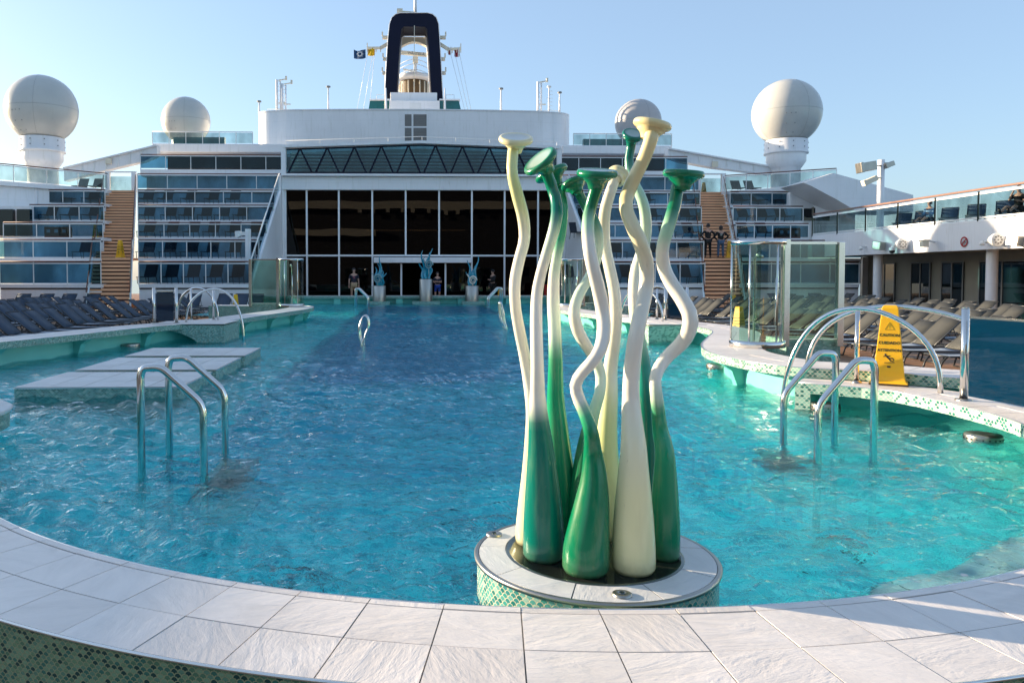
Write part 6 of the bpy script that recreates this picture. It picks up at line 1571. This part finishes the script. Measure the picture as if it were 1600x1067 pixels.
def person(label, loc, face, h, top, bottom, arms=('down', 'down'), legs='stand', shorts=True, sleeves='short', cap=False, group=None, printing=None, hairlen='short', sit=False):
    """local frame: faces -Y, feet at z=0, 1.75 m scaled to h"""
    t = thing('person', label, 'person', (0, 0, 0), group, local=True)
    hip = .92; n = {}; e = []
    def N(k, p, r): n[k] = (Vector(p), r)
    dz = 0 if not sit else -.46
    H_ = hip+dz
    N('pelvis', (0, 0, H_), (.15, .11)); N('waist', (0, 0, H_+.16), (.135, .10)); N('chest', (0, .0, H_+.36), (.165, .115)); N('shoul', (0, .01, H_+.50), (.12, .09)); N('neck', (0, .005, H_+.575), .052)
    N('jaw', (0, -.02, H_+.635), (.062, .07)); N('head', (0, -.015, H_+.72), (.080, .098)); N('crown', (0, .0, H_+.80), (.062, .075)); 
    e += [('pelvis', 'waist'), ('waist', 'chest'), ('chest', 'shoul'), ('shoul', 'neck'), ('neck', 'jaw'), ('jaw', 'head'), ('head', 'crown')]
    N('nose', (0, -.125, H_+.70), .012); e.append(('head', 'nose'))
    arm_pts = {}
    for s, nm, pose in ((-1, 'L', arms[0]), (1, 'R', arms[1])):
        sh = Vector((s*.185, .01, H_+.46))
        if pose == 'down': el = sh+Vector((s*.06, .02, -.27)); wr = el+Vector((s*.01, -.06, -.24)); hd = wr+Vector((0, -.02, -.09))
        elif pose == 'folded': el = sh+Vector((s*.06, -.02, -.26)); wr = Vector((-s*.02, -.20, H_+.24)); hd = wr+Vector((-s*.09, .02, .02))
        elif pose == 'hip': el = sh+Vector((s*.20, .06, -.20)); wr = Vector((s*.19, -.02, H_+.06)); hd = wr+Vector((-s*.05, -.03, -.06))
        elif pose == 'up': el = sh+Vector((s*.12, -.10, -.16)); wr = Vector((s*.13, -.10, H_+.66)); hd = wr+Vector((-s*.04, .0, .08))
        elif pose == 'fwd': el = sh+Vector((s*.04, -.10, -.25)); wr = el+Vector((-s*.05, -.22, .04)); hd = wr+Vector((0, -.09, .01))
        N('sh'+nm, sh, .058); N('el'+nm, el, .042); N('wr'+nm, wr, .028); N('hd'+nm, hd, (.036, .018))
        e += [('shoul', 'sh'+nm), ('sh'+nm, 'el'+nm), ('el'+nm, 'wr'+nm), ('wr'+nm, 'hd'+nm)]
        d = (hd-wr).normalized(); side = d.cross(Vector((0, 1, 0)) if abs(d.y) < .8 else Vector((1, 0, 0))).normalized()
        for f in range(4):
            b0 = hd+side*(f-1.5)*.018+d*.03; L_ = (.052, .062, .058, .045)[f]
            N(f'f{f}{nm}', b0+d*L_*.6, .009); N(f'g{f}{nm}', b0+d*L_+Vector((0, -.018, 0)), .007); e += [('hd'+nm, f'f{f}{nm}'), (f'f{f}{nm}', f'g{f}{nm}')]
        tb = wr.lerp(hd, .45)-side*.05+Vector((0, -.012, 0)); N('th'+nm, tb, .010); e.append(('hd'+nm, 'th'+nm))
        arm_pts[nm] = (sh, el, wr)
        hp = Vector((s*.095, 0, H_-.04))
        if sit: kn = hp+Vector((s*.05, -.46, .10)); an = kn+Vector((0, -.36, -.22)); to = an+Vector((0, -.1, .12))
        elif legs == 'step': kn = hp+Vector((s*.02, -.05*s, -.42)); an = kn+Vector((0, .09*s+.02, -.39)); to = an+Vector((s*.03, -.17, -.045))
        else: kn = hp+Vector((s*.025, -.015, -.41)); an = kn+Vector((s*.01, .03, -.40)); to = an+Vector((s*.03, -.17, -.045))
        N('hp'+nm, hp, .085); N('kn'+nm, kn, .056); N('cf'+nm, kn.lerp(an, .3)+Vector((0, .015, 0)), .055); N('an'+nm, an, .036); N('to'+nm, to, (.035, .025))
        e += [('pelvis', 'hp'+nm), ('hp'+nm, 'kn'+nm), ('kn'+nm, 'cf'+nm), ('cf'+nm, 'an'+nm), ('an'+nm, 'to'+nm)]
        arm_pts['leg'+nm] = (hp, kn, an, to)
    body = skinmesh('body', n, e, M['skin'], t)
    # shirt
    sn = {}; se_ = []
    def g(k, r): sn[k] = (n[k][0], r)
    g('pelvis', (.165, .13)); g('waist', (.155, .12)); g('chest', (.18, .13)); g('shoul', (.135, .10)); se_ = [('pelvis', 'waist'), ('waist', 'chest'), ('chest', 'shoul')]
    sn['pelvis'] = (n['pelvis'][0]+Vector((0, 0, .04)), (.165, .13))
    for nm in 'LR':
        sh, el, wr = arm_pts[nm]; sn['a'+nm] = (sh, .072); se_.append(('shoul', 'a'+nm))
        if sleeves == 'long': sn['b'+nm] = (el, .055); sn['c'+nm] = (wr, .042); se_ += [('a'+nm, 'b'+nm), ('b'+nm, 'c'+nm)]
        else: sn['b'+nm] = (sh.lerp(el, .7), .062); se_.append(('a'+nm, 'b'+nm))
    skinmesh('shirt', sn, se_, M[top], t)
    pn = {'p': (n['pelvis'][0]-Vector((0, 0, .01)), (.17, .135))}; pe = []
    for nm in 'LR':
        hp, kn, an, to = arm_pts['leg'+nm]; pn['h'+nm] = (hp, .10); pe.append(('p', 'h'+nm))
        if shorts: pn['k'+nm] = (hp.lerp(kn, .85), .088); pe.append(('h'+nm, 'k'+nm))
        else: pn['k'+nm] = (kn, .072); pn['q'+nm] = (an+Vector((0, 0, .02)), .062); pe += [('h'+nm, 'k'+nm), ('k'+nm, 'q'+nm)]
    skinmesh('shorts' if shorts else 'trousers', pn, pe, M[bottom], t)
    for nm in 'LR':
        hp, kn, an, to = arm_pts['leg'+nm]; q = MB(); d = to-an; q.tube([an+Vector((0, .06, -.035)), an+Vector((0, 0, -.02)), to+Vector((0, .03, .0)), to+Vector((0, -.04, 0))], [.03, .048, .042, .025], 8); q.build('shoe', M['cloth_black'], t)
    hc = n['head'][0]; q = MB(); prof = [(.0, .125), (.05, .115), (.085, .08), (.100, .03), (.098, -.02), (.085, -.05 if hairlen == 'short' else -.14)]
    hb = q.lathe(prof, hc+Vector((0, .025, .015)), 18); q.build('hair', M['cloth_black' if cap else 'hair'], t)
    if cap: q = MB(); q.bx(hc.x-.06, hc.y-.19, hc.z+.05, hc.x+.06, hc.y-.06, hc.z+.065); q.build('cap_brim', M['cloth_black'], t)
    q = MB()
    for s in (-1, 1): q.lathe([(0, .008), (.010, 0), (0, -.008)], hc+Vector((s*.032, -.098, .0)), 8)
    q.bx(hc.x-.022, hc.y-.094, hc.z-.062, hc.x+.022, hc.y-.085, hc.z-.056); q.build('face_features', M['ink'], t)
    for s in (-1, 1): q = MB(); q.lathe([(0, .03), (.014, 0), (0, -.03)], hc+Vector((s*.088, 0, -.01)), 8); q.build('ear', M['skin'], t)
    if printing:
        bz, bmat_ = printing; q = MB(); y_ = n['chest'][0].y+(.135 if bz == 'back' else -.137)
        for k_ in range(3): q.obox((random.uniform(-.02, .02), y_, n['chest'][0].z+.05-.05*k_), (.15-.03*k_, .006, .02), Matrix.Rotation(random.uniform(-.3, .3), 3, 'Y'))
        q.build('print', M[bmat_], t)
    s = h/1.75; t.scale = (s, s, s); t.location = loc; t.rotation_euler = (0, 0, face); return t
person('man in navy printed shirt and khaki shorts at the far left end of the pool', (X_(553, 42.6), 42.6, .05), .15, 1.78, 'cloth_navy', 'cloth_khaki', printing=('front', 'print_pink'))
person('man with folded arms in navy shirt and bright blue shorts in the lobby doorway', (X_(683.5, 43.6), 43.6, .05), .25, 1.58, 'cloth_navy', 'cloth_blue', arms=('folded', 'folded'), legs='step')
person('person in black clothes and cap in front of the black glass right of the doors', (X_(770, 44.5), 44.5, .05), -1.0, 1.72, 'cloth_black', 'cloth_black', arms=('down', 'fwd'), shorts=False, sleeves='long', cap=True)
person('person dressed all in black with hands on hips, from behind, right staircase', (X_(1105.5, 41.0), 41.0, 2.352), PI, 1.78, 'cloth_black', 'cloth_black', arms=('hip', 'hip'), shorts=False, sleeves='long')
person('person in black top with white print and blue jeans, from behind, right staircase', (X_(1125.5, 41.0), 41.0, 2.352), PI-.1, 1.70, 'cloth_black', 'cloth_jeans', arms=('hip', 'hip'), shorts=False, sleeves='long', printing=('back', 'print'), hairlen='long')
person('person in light blue shirt reclining on the right upper walkway', (GX+1.55, 34.4, 3.50), -1.2, 1.7, 'cloth_sky', 'cloth_black', arms=('fwd', 'fwd'), sit=True, sleeves='long')
person('person in dark clothes with a raised arm on the right upper walkway', (GX+1.5, 29.2, 3.52), -1.2, 1.8, 'cloth_black', 'cloth_black', arms=('up', 'fwd'), sit=True)

# ================================================================== LIGHT
SE = R(11.5); sd_ = Vector((-.905*math.cos(SE), .425*math.cos(SE), math.sin(SE))).normalized()
sun = bpy.data.objects.new('sun', bpy.data.lights.new('sun', 'SUN')); col.objects.link(sun)
sun.data.energy = 4.8; sun.data.angle = R(.55); sun.data.color = (1, .80, .56)
sun.rotation_euler = sd_.to_track_quat('Z', 'Y').to_euler()
wd = bpy.data.worlds.new('World'); scene.world = wd; wd.use_nodes = True; nt = wd.node_tree; nt.nodes.clear(); b = NB(nt)
sky = b.n('ShaderNodeTexSky'); sky.sky_type = 'NISHITA'; sky.sun_disc = False; sky.sun_elevation = SE; sky.sun_rotation = math.atan2(sd_.x, sd_.y)
sky.air_density = 1.0; sky.dust_density = 1.3; sky.ozone_density = 3.0; sky.altitude = 0
bg = b.n('ShaderNodeBackground'); bg.inputs[1].default_value = .15; b.l(b.mixc(.55, sky.outputs[0], (1.06, 1.34, 1.72)), bg.inputs[0])
o = b.n('ShaderNodeOutputWorld'); b.l(bg.outputs[0], o.inputs[0])
scene.view_settings.view_transform = 'Standard'; scene.view_settings.look = 'None'; scene.view_settings.exposure = 1.45; scene.view_settings.gamma = 1; scene.view_settings.use_curve_mapping = False
cy_ = scene.cycles; cy_.max_bounces = 8; cy_.transparent_max_bounces = 16; cy_.transmission_bounces = 6; cy_.glossy_bounces = 4; cy_.diffuse_bounces = 3
cy_.use_denoising = True; cy_.sample_clamp_indirect = 6; cy_.sample_clamp_direct = 0; cy_.blur_glossy = .3
